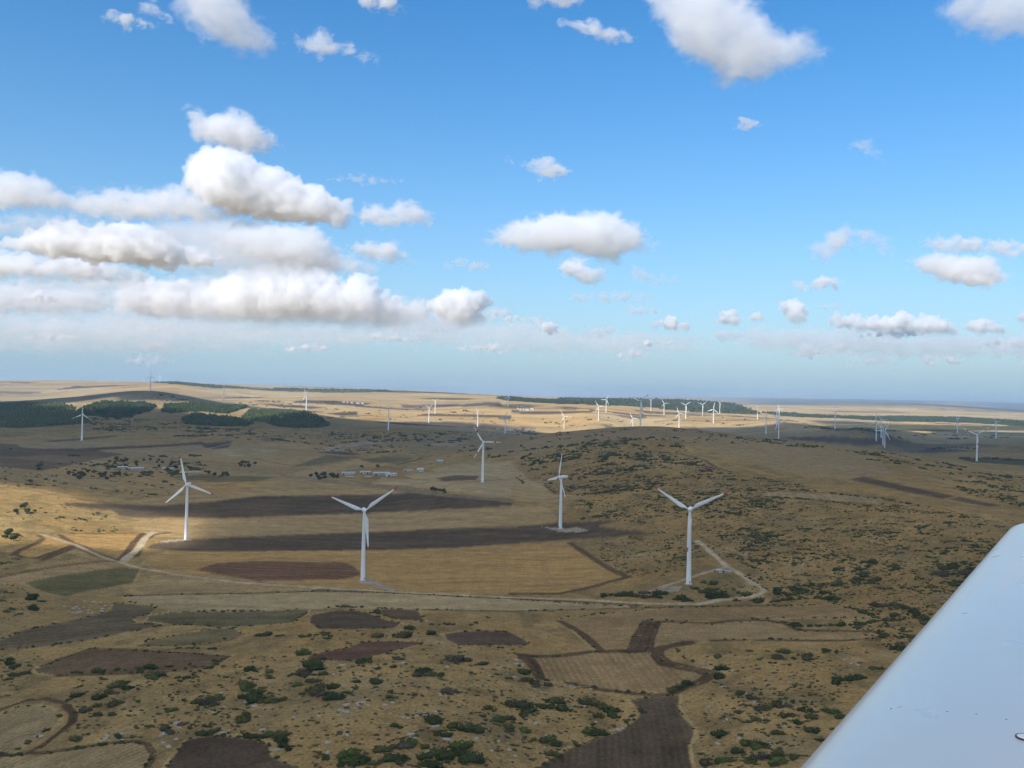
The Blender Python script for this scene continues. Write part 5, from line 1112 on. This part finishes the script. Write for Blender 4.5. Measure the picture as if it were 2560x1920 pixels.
items = []            # x, y, halfwidth, stretch, tone
for si, (poly, n, (s0, s1), strip, tones) in enumerate(SCRUB):
    q = region_points(poly, int(n * 2.2), 200 + si); hit = ground_hit(q[:, 0], q[:, 1]); ok = np.isfinite(hit[:, 0]); hit = hit[ok]
    rng = np.random.default_rng(300 + si)
    gl = 45.0 if hit[:, 1].mean() < 1000 else 90.0                          # scrub grows in thickets with bare ground between
    wgt = fbm(hit[:, 0] / gl, hit[:, 1] / (gl * .7), 3, 401) + (0.3 if gl < 50 else 0.18) * rng.random(len(hit)); hit = hit[np.argsort(-wgt)[:n]]
    for hx, hy, hz in hit:
        size = s0 + (s1 - s0) * rng.random() ** 2.0
        if hy < 800: size *= 1.3
        tone = rng.choice(3, p=np.array(tones) / sum(tones))
        if hy < 1300 and rng.random() < .16: tone = 3
        k = 1 + rng.poisson(max(0, strip - 1) * 0.8); a = rng.normal() * 0.25 - 0.05
        for j in range(k):
            items.append((hx + j * size * 1.5 * math.cos(a) + rng.normal() * size * .3, hy + j * size * 1.5 * math.sin(a) + rng.normal() * size * .5, size * (0.55 + 0.6 * rng.random()), 1 + 0.7 * rng.random(), tone, 0))
_hr = np.random.default_rng(91)                                        # lines of scrub along the old terraces of the slope
for reg, cnt, sz in ((SCRUB[1][0], 34, (0.7, 1.9)), (SCRUB[2][0], 60, (0.6, 1.7)), (SCRUB[0][0], 26, (1.2, 2.6)), (SCRUB[7][0], 9, (0.5, 1.2)), (SCRUB[5][0], 10, (0.5, 1.3))):
    for cu_, cv_ in region_points(reg, cnt, 92 + cnt):
        L_ = 25 + 55 * _hr.random(); sl = 0.10 + 0.18 * _hr.normal()
        HEDGES.append(([(cu_ - L_, cv_ - sl * L_ + 2 * _hr.normal()), (cu_, cv_ + 2 * _hr.normal()), (cu_ + L_, cv_ + sl * L_ + 2 * _hr.normal())], int(5 + L_ / 6), sz))
for name, colr, fur_, poly, label in FIELDS:                             # weeds and bushes along the field margins
    pm = np.array(poly, float)
    if pm[:, 1].mean() > 1480 and pm[:, 0].mean() < 2300:
        per = np.hypot(*np.diff(np.vstack([pm, pm[:1]]), axis=0).T).sum()
        HEDGES.append((list(poly) + [poly[0]], int(per / 13), (0.45, 1.7)))
for hi, (pts, n, (s0, s1)) in enumerate(HEDGES):
    pa = np.array(pts, float); L = np.concatenate([[0], np.cumsum(np.hypot(*np.diff(pa, axis=0).T))]); rng = np.random.default_rng(500 + hi)
    t = np.sort(rng.random(n)) * L[-1]; u = np.interp(t, L, pa[:, 0]) + rng.normal(size=n) * 1.5; v = np.interp(t, L, pa[:, 1]) + rng.normal(size=n) * .8
    for hx, hy, hz in ground_hit(u, v):
        if np.isfinite(hx): items.append((hx, hy, s0 + (s1 - s0) * rng.random() ** 1.4, 1 + .4 * rng.random(), rng.choice(3, p=[.8, .18, .02]), 1))
items = np.array(items)
keep = ~on_field(items[:, 0], items[:, 1]) | (items[:, 1] > 2600) | ((items[:, 5] > 0) & (items[:, 2] > 1.0))
items = items[keep]
iz = height(items[:, 0], items[:, 1])
IU, IV, IDP = project(np.stack([items[:, 0], items[:, 1], iz], -1))
vis = (IU > -340) & (IU < 2900) & (IV < 1950)
items, iz, IU, IV, IDP = items[vis], iz[vis], IU[vis], IV[vis], IDP[vis]

_u = 'first second third fourth fifth sixth seventh eighth ninth'.split()
ORD = ['', 'second ', 'third ', 'fourth ', 'fifth ', 'sixth ', 'seventh ', 'eighth ', 'ninth ', 'tenth ', 'eleventh ', 'twelfth ', 'thirteenth ', 'fourteenth ', 'fifteenth ', 'sixteenth ', 'seventeenth ', 'eighteenth ', 'nineteenth ']
for t_, e_ in (('twenty', 'twentieth'), ('thirty', 'thirtieth'), ('forty', 'fortieth'), ('fifty', 'fiftieth'), ('sixty', 'sixtieth')):
    ORD += [e_ + ' '] + [f'{t_}-{x} ' for x in _u]
MARKS = [('the largest turbine', 1721, 1460), ('the second nearest turbine', 907, 1452), ('the oval stubble field', 90, 1825), ('the furrowed corner field', 260, 1895), ('the dark bottom patch', 570, 1890),
         ('the brown corner field', 320, 1660), ('the olive fallow lens', 480, 1595), ('the ploughed knoll', 880, 1548), ('the reddish ploughed lens', 900, 1628), ('the grey ploughed patch', 1210, 1597),
         ('the furrowed tan field', 1530, 1685), ('the opening dark field', 1570, 1880), ('the dark ditch', 1612, 1590), ('the rounded field end', 2195, 1589), ('the gravel track bend', 1905, 1478),
         ('the grey hut', 1800, 1427), ('the dark fallow field', 180, 1585), ('the nearest gravel pad', 1650, 1478), ('the pale narrow field', 900, 1505), ('the yellow green field', 230, 1455),
         ('the bare middle pasture', 1000, 1690), ('the pasture stone row', 1050, 1785), ('the pointed field corner', 1780, 1688), ('the aeroplane wing', 2280, 1700), ('the long tan field', 1920, 1575), ('the side on turbine', 1400, 1325)]
MK = ground_hit([m[1] for m in MARKS], [m[2] for m in MARKS])
def single_out(xs, ys, sizes, word, tones=None):
    """labels that count outwards from the nearest landmark, towards the viewer, away, to one hand or the other"""
    d = np.hypot(xs[:, None] - MK[None, :, 0], ys[:, None] - MK[None, :, 1]) / np.maximum(MK[None, :, 1], 1)
    near = d.argmin(1); labels = [None] * len(xs)
    ang = np.arctan2(ys - MK[near, 1], xs - MK[near, 0])
    sec = np.where(np.abs(ang) < .8, 0, np.where(np.abs(ang) > 2.34, 1, np.where(ang > 0, 2, 3)))
    way = ['on wing side', 'opposite the wing', 'beyond it', 'before it']
    for m in range(len(MARKS)):
        for s in range(4):
            ix = np.where((near == m) & (sec == s))[0]; ix = ix[np.argsort(d[ix, m])]
            for r, i in enumerate(ix):
                sz = 'large ' if sizes[i] > np.quantile(sizes, .85) else ('small ' if sizes[i] < np.quantile(sizes, .3) else '')
                tn = ['dark green ', 'olive ', 'greyish ', 'fresh green '][tones[i]] if tones is not None else 'pale '
                labels[i] = f"{sz}{tn}{word}, {ORD[r]}nearest to {MARKS[m][0]}, {way[s]}"
    return labels

px_size = items[:, 2] * np.sqrt(items[:, 3]) * KF / IDP
order = np.argsort(-px_size)
nearmask = (IV > 1330) & (IU < 2560) & (IU > 0) & (IV < 1922) & ~in_poly(IU, IV, [(2000, 1930), (2520, 1335), (2700, 1290), (2700, 1930)])
first = [i for i in order if nearmask[i]][:300]
fs = np.array(first); rest = np.setdiff1d(np.arange(len(items)), fs)
lab = single_out(items[fs, 0], items[fs, 1], items[fs, 2], 'bush', items[fs, 4].astype(int))
for i, lb in zip(fs, lab):
    x, y, s, st, tone = items[i, :5]
    o = bpy.data.objects.new('bush', BUSH_ME[brng.integers(8)][int(tone)])
    o.location = (x, y, iz[i] - 0.1 * s); o.rotation_euler.z = brng.random() * .9 - .45; o.scale = (s * st, s, s * (0.9 + 0.45 * brng.random()))
    col.objects.link(o); tag(o, lb, 'bush', 'bushes dotted over the dry pasture')

# the countless rest of the scrub, by tone
LOWB = []
for i in range(6):
    v, f = clump(brng, 3, 18, .8); LOWB.append((v, f))
TINYB = []
for i in range(4):
    v = I1_V[:, :] * (1 + .5 * (brng.random((len(I1_V), 1)) - .5)) * np.array([1, 1, .8]); v[:, 2] = np.maximum(v[:, 2] + .35, -.1)
    TINYB.append((v, I1_F))
def merged(idx, name, mat, label, cat, protos, zs, data):
    V, F, off = [], [], 0
    for i in idx:
        x, y, s, st = data[i, :4]; v, f = protos[brng.integers(len(protos))]
        a = brng.random() * 6.283; sc_ = np.array([s, s, s * (0.7 + .4 * brng.random())])
        w = v * sc_; c_, s_ = math.cos(a), math.sin(a)
        w = np.stack([(w[:, 0] * c_ - w[:, 1] * s_) * st, w[:, 0] * s_ + w[:, 1] * c_, w[:, 2]], -1) + np.array([x, y, zs[i] - .05 * s])
        V.append(w); F.append(f + off); off += len(v)
    if V: return tag(link(name, mesh_np(name, np.concatenate(V), np.concatenate(F)), mat), label, cat, kind='stuff')
for tone, word in ((0, 'dark green'), (1, 'olive'), (2, 'greyish'), (3, 'fresh green')):
    idx = rest[items[rest, 4].astype(int) == tone]
    merged(idx[items[idx, 1] < 1500], 'scrub', M_LEAF[tone], f'{word} scrub sprinkled over the middle slopes', 'scrub', LOWB, iz, items)
    merged(idx[items[idx, 1] >= 1500], 'scrub', M_LEAF[tone], f'{word} scrub far off towards the plain', 'scrub', TINYB, iz, items)

# low tufts and seedlings, too many and too small to tell apart
tq = []
for si, (poly, n, sz, strip, tones) in enumerate(SCRUB[:10]):
    q = region_points(poly, int(n * (2.0 if si < 4 else 3.0)), 900 + si); h_ = ground_hit(q[:, 0], q[:, 1]); tq.append(h_[np.isfinite(h_[:, 0])])
tq = np.concatenate(tq); tq = tq[~on_field(tq[:, 0], tq[:, 1])]
td = np.stack([tq[:, 0], tq[:, 1], 0.3 + 0.55 * brng.random(len(tq)), 1 + 1.4 * brng.random(len(tq))], -1); tz = height(td[:, 0], td[:, 1])
half = brng.random(len(td)) < .5
merged(np.where(half)[0], 'undergrowth', M_LEAF[1], 'low olive tufts between the bushes', 'undergrowth', TINYB, tz, td)
merged(np.where(~half)[0], 'undergrowth', M_LEAF[2], 'low greyish tufts between the bushes', 'undergrowth', TINYB, tz, td)

# trees by the farms
TREES = []
for gi, (poly, n, (s0, s1)) in enumerate(GROVES):
    q = region_points(poly, n, 700 + gi); rng = np.random.default_rng(800 + gi)
    for hx, hy, hz in ground_hit(q[:, 0], q[:, 1]):
        if np.isfinite(hx): TREES.append((hx, hy, hz, s0 + (s1 - s0) * rng.random(), gi))
crowns = []
for i in range(6):
    v, f = clump(brng, 8, 200, 1.15); v = v.copy(); v[:, 2] = v[:, 2] * 1.05 + 0.35; me = mesh_np('crown', v, f); me.materials.append(M_LEAF[0]); crowns.append(me)
trunk_me = mk('trunk', *lathe([(0.10, -0.3), (0.085, 0.0), (0.06, 0.5), (0.03, 1.0)], 7)); trunk_me.materials.append(M_BARK)
GW = ['dark grove beside the white farm', 'clump along the farm road', 'pair behind the farmhouse', 'group behind the big barn', 'clump past the red tipped turbine', 'long clump in the middle valley',
      'brown valley edge', 'dense clump before the long sheds', 'trees round the long sheds', 'green clump by the earth banks', 'clump on the sunlit slope', 'trees round the white hamlet']
for gi in range(len(GROVES)):
    g = [t for t in TREES if t[4] == gi]; g.sort(key=lambda t: t[0] / t[1])
    for j, (x, y, z, s, _) in enumerate(g):
        root = empty('tree', (x, y, z), brng.random() * 6.28); root.scale = (s, s, s * (0.85 + .3 * brng.random()))
        tag(root, f"round dark tree, {ORD[j] or 'first '}towards the wing in the {GW[gi]}", 'tree', 'trees by the farms')
        link('crown', crowns[brng.integers(6)], None, root); link('trunk', trunk_me, None, root)

# pale limestone showing through the turf
R_ = []
for ri, (poly, n, (s0, s1)) in enumerate(ROCKS):
    q = region_points(poly, n, 600 + ri); rng = np.random.default_rng(650 + ri)
    for hx, hy, hz in ground_hit(q[:, 0], q[:, 1]):
        if np.isfinite(hx): R_.append((hx, hy, s0 + (s1 - s0) * rng.random() ** 1.6))
R_ = np.array(R_); R_ = R_[~on_field(R_[:, 0], R_[:, 1])]
rl = single_out(R_[:, 0], R_[:, 1], R_[:, 2], 'limestone rock')
for (x, y, s), lb in zip(R_, rl):
    o = bpy.data.objects.new('limestone_rock', ROCK_ME[brng.integers(5)]); o.location = (x, y, float(height(x, y))); o.rotation_euler.z = brng.normal() * .6
    o.scale = (s * (1 + .8 * brng.random()), s, s); col.objects.link(o); tag(o, lb, 'rock', 'limestone rocks in the pasture')
# ------------------------------------------------------------------ farm buildings and huts
M_LIME = paint('limewash', (0.66, 0.64, 0.58), 0.85, 0.10, scale=.4)
M_GREYWALL = paint('grey_render', (0.42, 0.42, 0.40), 0.85, 0.10, scale=.4)
M_SHEET = paint('sheet_roof', (0.55, 0.57, 0.58), 0.5, 0.10, scale=.5)
M_TILE = paint('tile_roof', (0.33, 0.20, 0.14), 0.85, 0.15, scale=.8)
M_BLUE = paint('blue_sheet', (0.25, 0.30, 0.45), 0.5, 0.10, scale=.5)
M_DARK = paint('dark_opening', (0.03, 0.03, 0.035), 0.5)
def box_v(x0, x1, y0, y1, z0, z1):
    return [(x0, y0, z0), (x1, y0, z0), (x1, y1, z0), (x0, y1, z0), (x0, y0, z1), (x1, y0, z1), (x1, y1, z1), (x0, y1, z1)]
BOX_F = [(0, 3, 2, 1), (4, 5, 6, 7), (0, 1, 5, 4), (1, 2, 6, 5), (2, 3, 7, 6), (3, 0, 4, 7)]
def building(name, u0, u1, vb, hgt, dep, wall, roof, label, cat, ang=0.0, rise=0.22, openings=3, group=None):
    """a house or shed whose near wall runs between two picture columns"""
    h = ground_hit([(u0 + u1) / 2], [vb])[0]
    if not np.isfinite(h[0]): return
    L = (u1 - u0) / KF * h[1]
    root = empty(name, (h[0], h[1] + dep / 2, float(height(h[0], h[1] + dep / 2)) - 0.1), -math.atan2(h[0], h[1]) + rad(ang)); tag(root, label, cat, group)
    a, b = L / 2, dep / 2
    link('wall', mk('wall', box_v(-a, a, -b, b, -1.0, hgt), BOX_F, False), wall, root)
    r = dep * rise; e = 0.35
    v = [(-a - e, -b - e, hgt - .02), (a + e, -b - e, hgt - .02), (a + e, b + e, hgt - .02), (-a - e, b + e, hgt - .02), (-a - e, 0, hgt + r), (a + e, 0, hgt + r),
         (-a - e, -b - e, hgt + .16), (a + e, -b - e, hgt + .16), (a + e, b + e, hgt + .16), (-a - e, b + e, hgt + .16), (-a - e, 0, hgt + r + .18), (a + e, 0, hgt + r + .18)]
    f = [(6, 7, 11, 10), (8, 9, 10, 11), (0, 4, 5, 1), (2, 5, 4, 3), (0, 1, 7, 6), (2, 3, 9, 8), (0, 6, 10, 4), (4, 10, 9, 3), (1, 5, 11, 7), (5, 2, 8, 11)]
    link('roof', mk('roof', v, f, False), roof, root)
    for k in range(openings):
        x = -a + L * (k + .5) / openings; w = min(1.6, L / openings * .28)
        if k == 0: link('door', mk('door', box_v(x - w, x + w, -b - .06, -b + .1, -.9, min(hgt * .75, 2.6)), BOX_F, False), M_DARK, root)
        else: link('window', mk('window', box_v(x - w * .8, x + w * .8, -b - .05, -b + .1, hgt * .42, hgt * .78), BOX_F, False), M_DARK, root)
    return root
FG = 'white farm buildings beyond the ploughed strips'
building('farmhouse', 854, 886, 1186, 3.6, 9, M_LIME, M_SHEET, 'long low white farmhouse next to the dark grove', 'farmhouse', 6, .12, 5, FG)
building('shed', 899, 914, 1185, 4.2, 8, M_LIME, M_GREYWALL, 'small white shed in the middle of the farm yard', 'shed', 4, .2, 2, FG)
building('shed', 914, 926, 1184, 3.4, 8, M_GREYWALL, M_SHEET, 'grey shed joined to the small white shed', 'shed', 4, .15, 2, FG)
building('barn', 931, 972, 1188, 4.0, 14, M_GREYWALL, M_SHEET, 'widest grey roofed barn of the white farm', 'barn', 8, .12, 3, FG)
building('barn', 964, 990, 1190.5, 4.4, 10, M_LIME, M_SHEET, 'bright white barn set at an angle at the end of the farm', 'barn', 24, .14, 3, FG)
building('low_wall', 864, 884, 1192, 1.6, 1.2, M_LIME, M_LIME, 'low white yard wall before the farmhouse', 'wall', 6, .1, 0, FG)
building('low_wall', 912, 930, 1192, 1.4, 1.2, M_LIME, M_LIME, 'low white yard wall before the grey shed', 'wall', 6, .1, 0, FG)
building('shed', 1009, 1031, 1178, 2.6, 8, M_LIME, M_BLUE, 'blue roofed long shed right of the white farm', 'shed', 2, .12, 3)
building('house', 1042, 1058, 1179, 5.0, 9, M_LIME, M_SHEET, 'white house standing beyond the blue roofed shed', 'house', -6, .2, 3)
building('house', 1092, 1108, 1157, 4.2, 9, M_GREYWALL, M_SHEET, 'pale house in the tree row behind the pale stubble', 'house', 4, .2, 3)
for u0, u1, vb, lb in [(291, 314, 1171, 'shortest white shed in the tree filled valley'), (318, 356, 1174, 'longest white shed in the tree filled valley'), (405, 431, 1174.5, 'white shed of the valley behind the turbine by the sunlit hollow')]:
    building('long_shed', u0, u1, vb, 2.6, 9, M_GREYWALL, M_SHEET, lb, 'shed', 3, .14, 4, 'long sheds in the tree filled valley')
building('low_wall', 440, 500, 1181, 1.6, 1.5, M_LIME, M_LIME, 'pale wall running on from the valley sheds', 'wall', 3, .1, 0)
for u0, u1, vb, w, r, lb in [(1242, 1248, 1075, M_LIME, M_SHEET, 'white shed of the hamlet before the red tipped turbine'), (1266, 1283, 1077, M_LIME, M_SHEET, 'long white shed of the hamlet just past the red tipped turbine'), (1295, 1301, 1076.5, M_LIME, M_LIME, 'smallest white house of the hamlet'), (1306, 1318, 1079, M_LIME, M_SHEET, 'broad white shed at the hamlet end near the crest'), (1321, 1331, 1078, M_GREYWALL, M_SHEET, 'grey shed last in the hamlet beside a tree')]:
    building('shed', u0, u1, vb, 5.0, 12, w, r, lb, 'shed', 2, .16, 2, 'sheds of the hamlet under the sunlit plain')
for u0, u1, vb, lb in [(1293, 1297, 1025, 'first white house of the far village'), (1299, 1303.5, 1026, 'brightest white house of the far village'), (1307, 1310, 1025.5, 'narrow white house of the far village'), (1313, 1322, 1026.5, 'long white house of the far village'), (1326, 1334, 1025, 'grey house at the end of the far village'), (1290, 1296, 1018, 'pale house higher up behind the far village'), (1300, 1306, 1017.5, 'second pale house higher up behind the far village')]:
    building('house', u0, u1, vb, 7.0, 14, M_LIME, M_TILE if 'pale' in lb else M_SHEET, lb, 'house', 2, .2, 2, 'houses of the far village')
for u0, u1, vb, lb in [(856, 861, 1007, 'white house at the end of the dark tree row on the far plain'), (866, 870, 1008, 'first house right of the dark tree row on the far plain'), (876, 882, 1008.5, 'middle house of the far plain hamlet'), (890, 898, 1010, 'long pale house of the far plain hamlet'), (902, 909, 1010.5, 'last house of the far plain hamlet')]:
    building('house', u0, u1, vb, 8.0, 15, M_LIME, M_TILE, lb, 'house', 2, .2, 2, 'houses of the far plain hamlet')
# transformer station on its slab beside the largest turbine
building('transformer_hut', 1793, 1804, 1432, 2.6, 3.0, M_LIME, M_SHEET, 'small white transformer hut on the slab by the gravel track', 'hut', 4, .06, 2)
building('switch_cabinet', 1806, 1812, 1432, 2.2, 2.2, M_GREYMETAL, M_GREYMETAL, 'grey switch cabinet right beside the white hut', 'cabinet', 4, .04, 1)
building('switch_cabinet', 1786, 1790, 1431, 1.8, 1.8, M_GREYMETAL, M_GREYMETAL, 'blue grey switch cabinet before the white hut, on its far side from the track', 'cabinet', 4, .04, 1)
building('concrete_block', 1813, 1829, 1432, 1.5, 3.5, M_CONCRETE, M_CONCRETE, 'low grey concrete block at the end of the hut slab', 'block', 2, .03, 0)

# ------------------------------------------------------------------ the aeroplane's wing
WA, WB = np.array([0.605, 1.92]), np.array([3.20, 5.66]); WD = (WB - WA) / np.linalg.norm(WB - WA); WP = np.array([WD[1], -WD[0]])
WZ = CAM_Z - 0.84; CH = 1.35
def aero(c):      # upper and lower surface height of the section, chordwise 0..1
    t = 0.12 * CH * 5 * (0.2969 * math.sqrt(max(c, 0)) - 0.126 * c - 0.3516 * c * c + 0.2843 * c ** 3 - 0.1036 * c ** 4)
    cam_ = 0.025 * CH * 4 * c * (1 - c); return cam_ + t * .95, cam_ - t * .8
SP0 = -4.0; SPL = float(np.linalg.norm(WB - WA))
cs = [0.5 * (1 - math.cos(math.pi * k / 28)) for k in range(29)]
rings = []
for s in list(np.linspace(SP0, SPL - 0.16, 40)) + [SPL - 0.16 + 0.16 * math.sin(a) for a in np.linspace(0.15, math.pi / 2, 9)]:
    e = max(0.0, (s - (SPL - 0.16)) / 0.16); q = math.sqrt(max(0.0, 1 - e * e)); inset = 0.09 * (1 - q); flat = max(q, 0.06)
    ring = []
    for c, up in [(c, True) for c in cs] + [(c, False) for c in cs[-2:0:-1]]:
        hi_, lo_ = aero(c); z = hi_ if up else lo_; mid = (hi_ + lo_) / 2
        cc = inset + c * (CH - 1.4 * inset); xy = WA + WD * s + WP * cc
        ring.append((xy[0], xy[1], WZ + mid + (z - mid) * flat + 0.010 * max(0, s)))
    rings.append(ring)
m, n, l, out = node_mat('wing_paint')
p = n.new('ShaderNodeBsdfPrincipled'); p.inputs['Base Color'].default_value = (0.68, 0.71, 0.68, 1); p.inputs['Roughness'].default_value = 0.22; p.inputs['Coat Weight'].default_value = 0.4; p.inputs['Coat Roughness'].default_value = 0.10
tc = n.new('ShaderNodeTexCoord'); nz = n.new('ShaderNodeTexNoise'); nz.inputs['Scale'].default_value = 1.3; nz.inputs['Detail'].default_value = 2
mp = n.new('ShaderNodeMapping'); mp.inputs['Rotation'].default_value = (0, 0, -math.atan2(WD[1], WD[0])); mp.inputs['Scale'].default_value = (1.0, 2.4, 1)
l.new(tc.outputs['Object'], mp.inputs[0]); l.new(mp.outputs[0], nz.inputs['Vector'])
bp = n.new('ShaderNodeBump'); bp.inputs['Strength'].default_value = 0.02; bp.inputs['Distance'].default_value = 0.02; l.new(nz.outputs['Fac'], bp.inputs['Height'])
nd = n.new('ShaderNodeTexNoise'); nd.inputs['Scale'].default_value = 7; nd.inputs['Detail'].default_value = 6
cr = n.new('ShaderNodeMapRange'); cr.inputs['From Min'].default_value = .3; cr.inputs['From Max'].default_value = .75; cr.inputs['To Min'].default_value = .27; cr.inputs['To Max'].default_value = .33
l.new(tc.outputs['Object'], nd.inputs['Vector']); l.new(nd.outputs['Fac'], cr.inputs['Value']); l.new(cr.outputs[0], p.inputs['Roughness'])
l.new(bp.outputs[0], p.inputs['Normal']); l.new(bp.outputs[0], p.inputs['Coat Normal']); l.new(p.outputs[0], out.inputs['Surface'])
M_WING = m
M_MARK = paint('dark_fitting', (0.10, 0.05, 0.05), 0.5)
wing = empty('aeroplane_wing', (float(WA[0]), float(WA[1]), WZ)); tag(wing, 'glossy white aeroplane wing slanting across the lower corner', 'wing')
off = np.array([WA[0], WA[1], WZ])
link('wing_skin', ring_mesh('wing_skin', [[tuple(np.array(q) - off) for q in r] for r in rings]), M_WING, wing)
def wing_at(u, v):
    d = ray(u, v); best = None
    for s in np.linspace(-1.5, SPL, 300):
        for c in (0,): pass
    # meet the upper skin by stepping along the ray
    for t in np.linspace(0.8, 7.0, 4000):
        P = d * t; xy = P[:2] - WA; s, c = xy @ WD, (xy @ WP) / CH
        if 0 <= c <= 1 and P[2] + CAM_Z <= WZ + aero(c)[0] + 0.010 * max(0, s): return P[0], P[1], WZ + aero(c)[0] + 0.010 * max(0, s)
    return None
def torus_mesh(name, R, r, nu=28, nv=8):
    v = [((R + r * math.cos(b)) * math.cos(a), (R + r * math.cos(b)) * math.sin(a), r * math.sin(b)) for a in np.linspace(0, 2 * math.pi, nu, endpoint=False) for b in np.linspace(0, 2 * math.pi, nv, endpoint=False)]
    f = [(i * nv + j, ((i + 1) % nu) * nv + j, ((i + 1) % nu) * nv + (j + 1) % nv, i * nv + (j + 1) % nv) for i in range(nu) for j in range(nv)]
    return mk(name, v, f)
q = wing_at(2566, 1845)
if q:
    fr = link('filler_ring', torus_mesh('filler_ring', 0.020, 0.0022), M_MARK, wing, tuple(np.array(q) - off + np.array([0, 0, .001])))
    link('filler_cap', mk('filler_cap', *lathe([(0.0185, -.002), (0.0185, .0015), (0.016, .0025)], 24)), M_WHITE, fr)
for u, v in ((2368, 1779), (2441, 1786), (2516, 1799), (2228, 1772), (2120, 1770)):
    q = wing_at(u, v)
    if q: link('rivet', mk('rivet', *lathe([(0.0022, -.001), (0.0020, .0005), (0.0010, .0010)], 10)), M_MARK, wing, tuple(np.array(q) - off))
# ------------------------------------------------------------------ haze
hm, hn, hl, ho = node_mat('haze')
pv = hn.new('ShaderNodeVolumePrincipled'); pv.inputs['Density'].default_value = 4.4e-5; pv.inputs['Color'].default_value = (0.62, 0.80, 0.97, 1); pv.inputs['Anisotropy'].default_value = 0.0
hl.new(pv.outputs[0], ho.inputs['Volume'])
zlo = min(float(ZZ.min()), float(zz.min())) - 1.0; zhi = 330.0
bm = bmesh.new(); bmesh.ops.create_cube(bm, size=1.0)
R_ = 60000.0
for v in bm.verts: v.co = Vector((v.co.x * 2 * R_, v.co.y * 2 * R_, zlo if v.co.z < 0 else zhi))
me = bpy.data.meshes.new('haze'); bm.to_mesh(me); bm.free()
tag(link('haze', me, hm), 'pale blue haze lying over the whole land', kind='stuff')
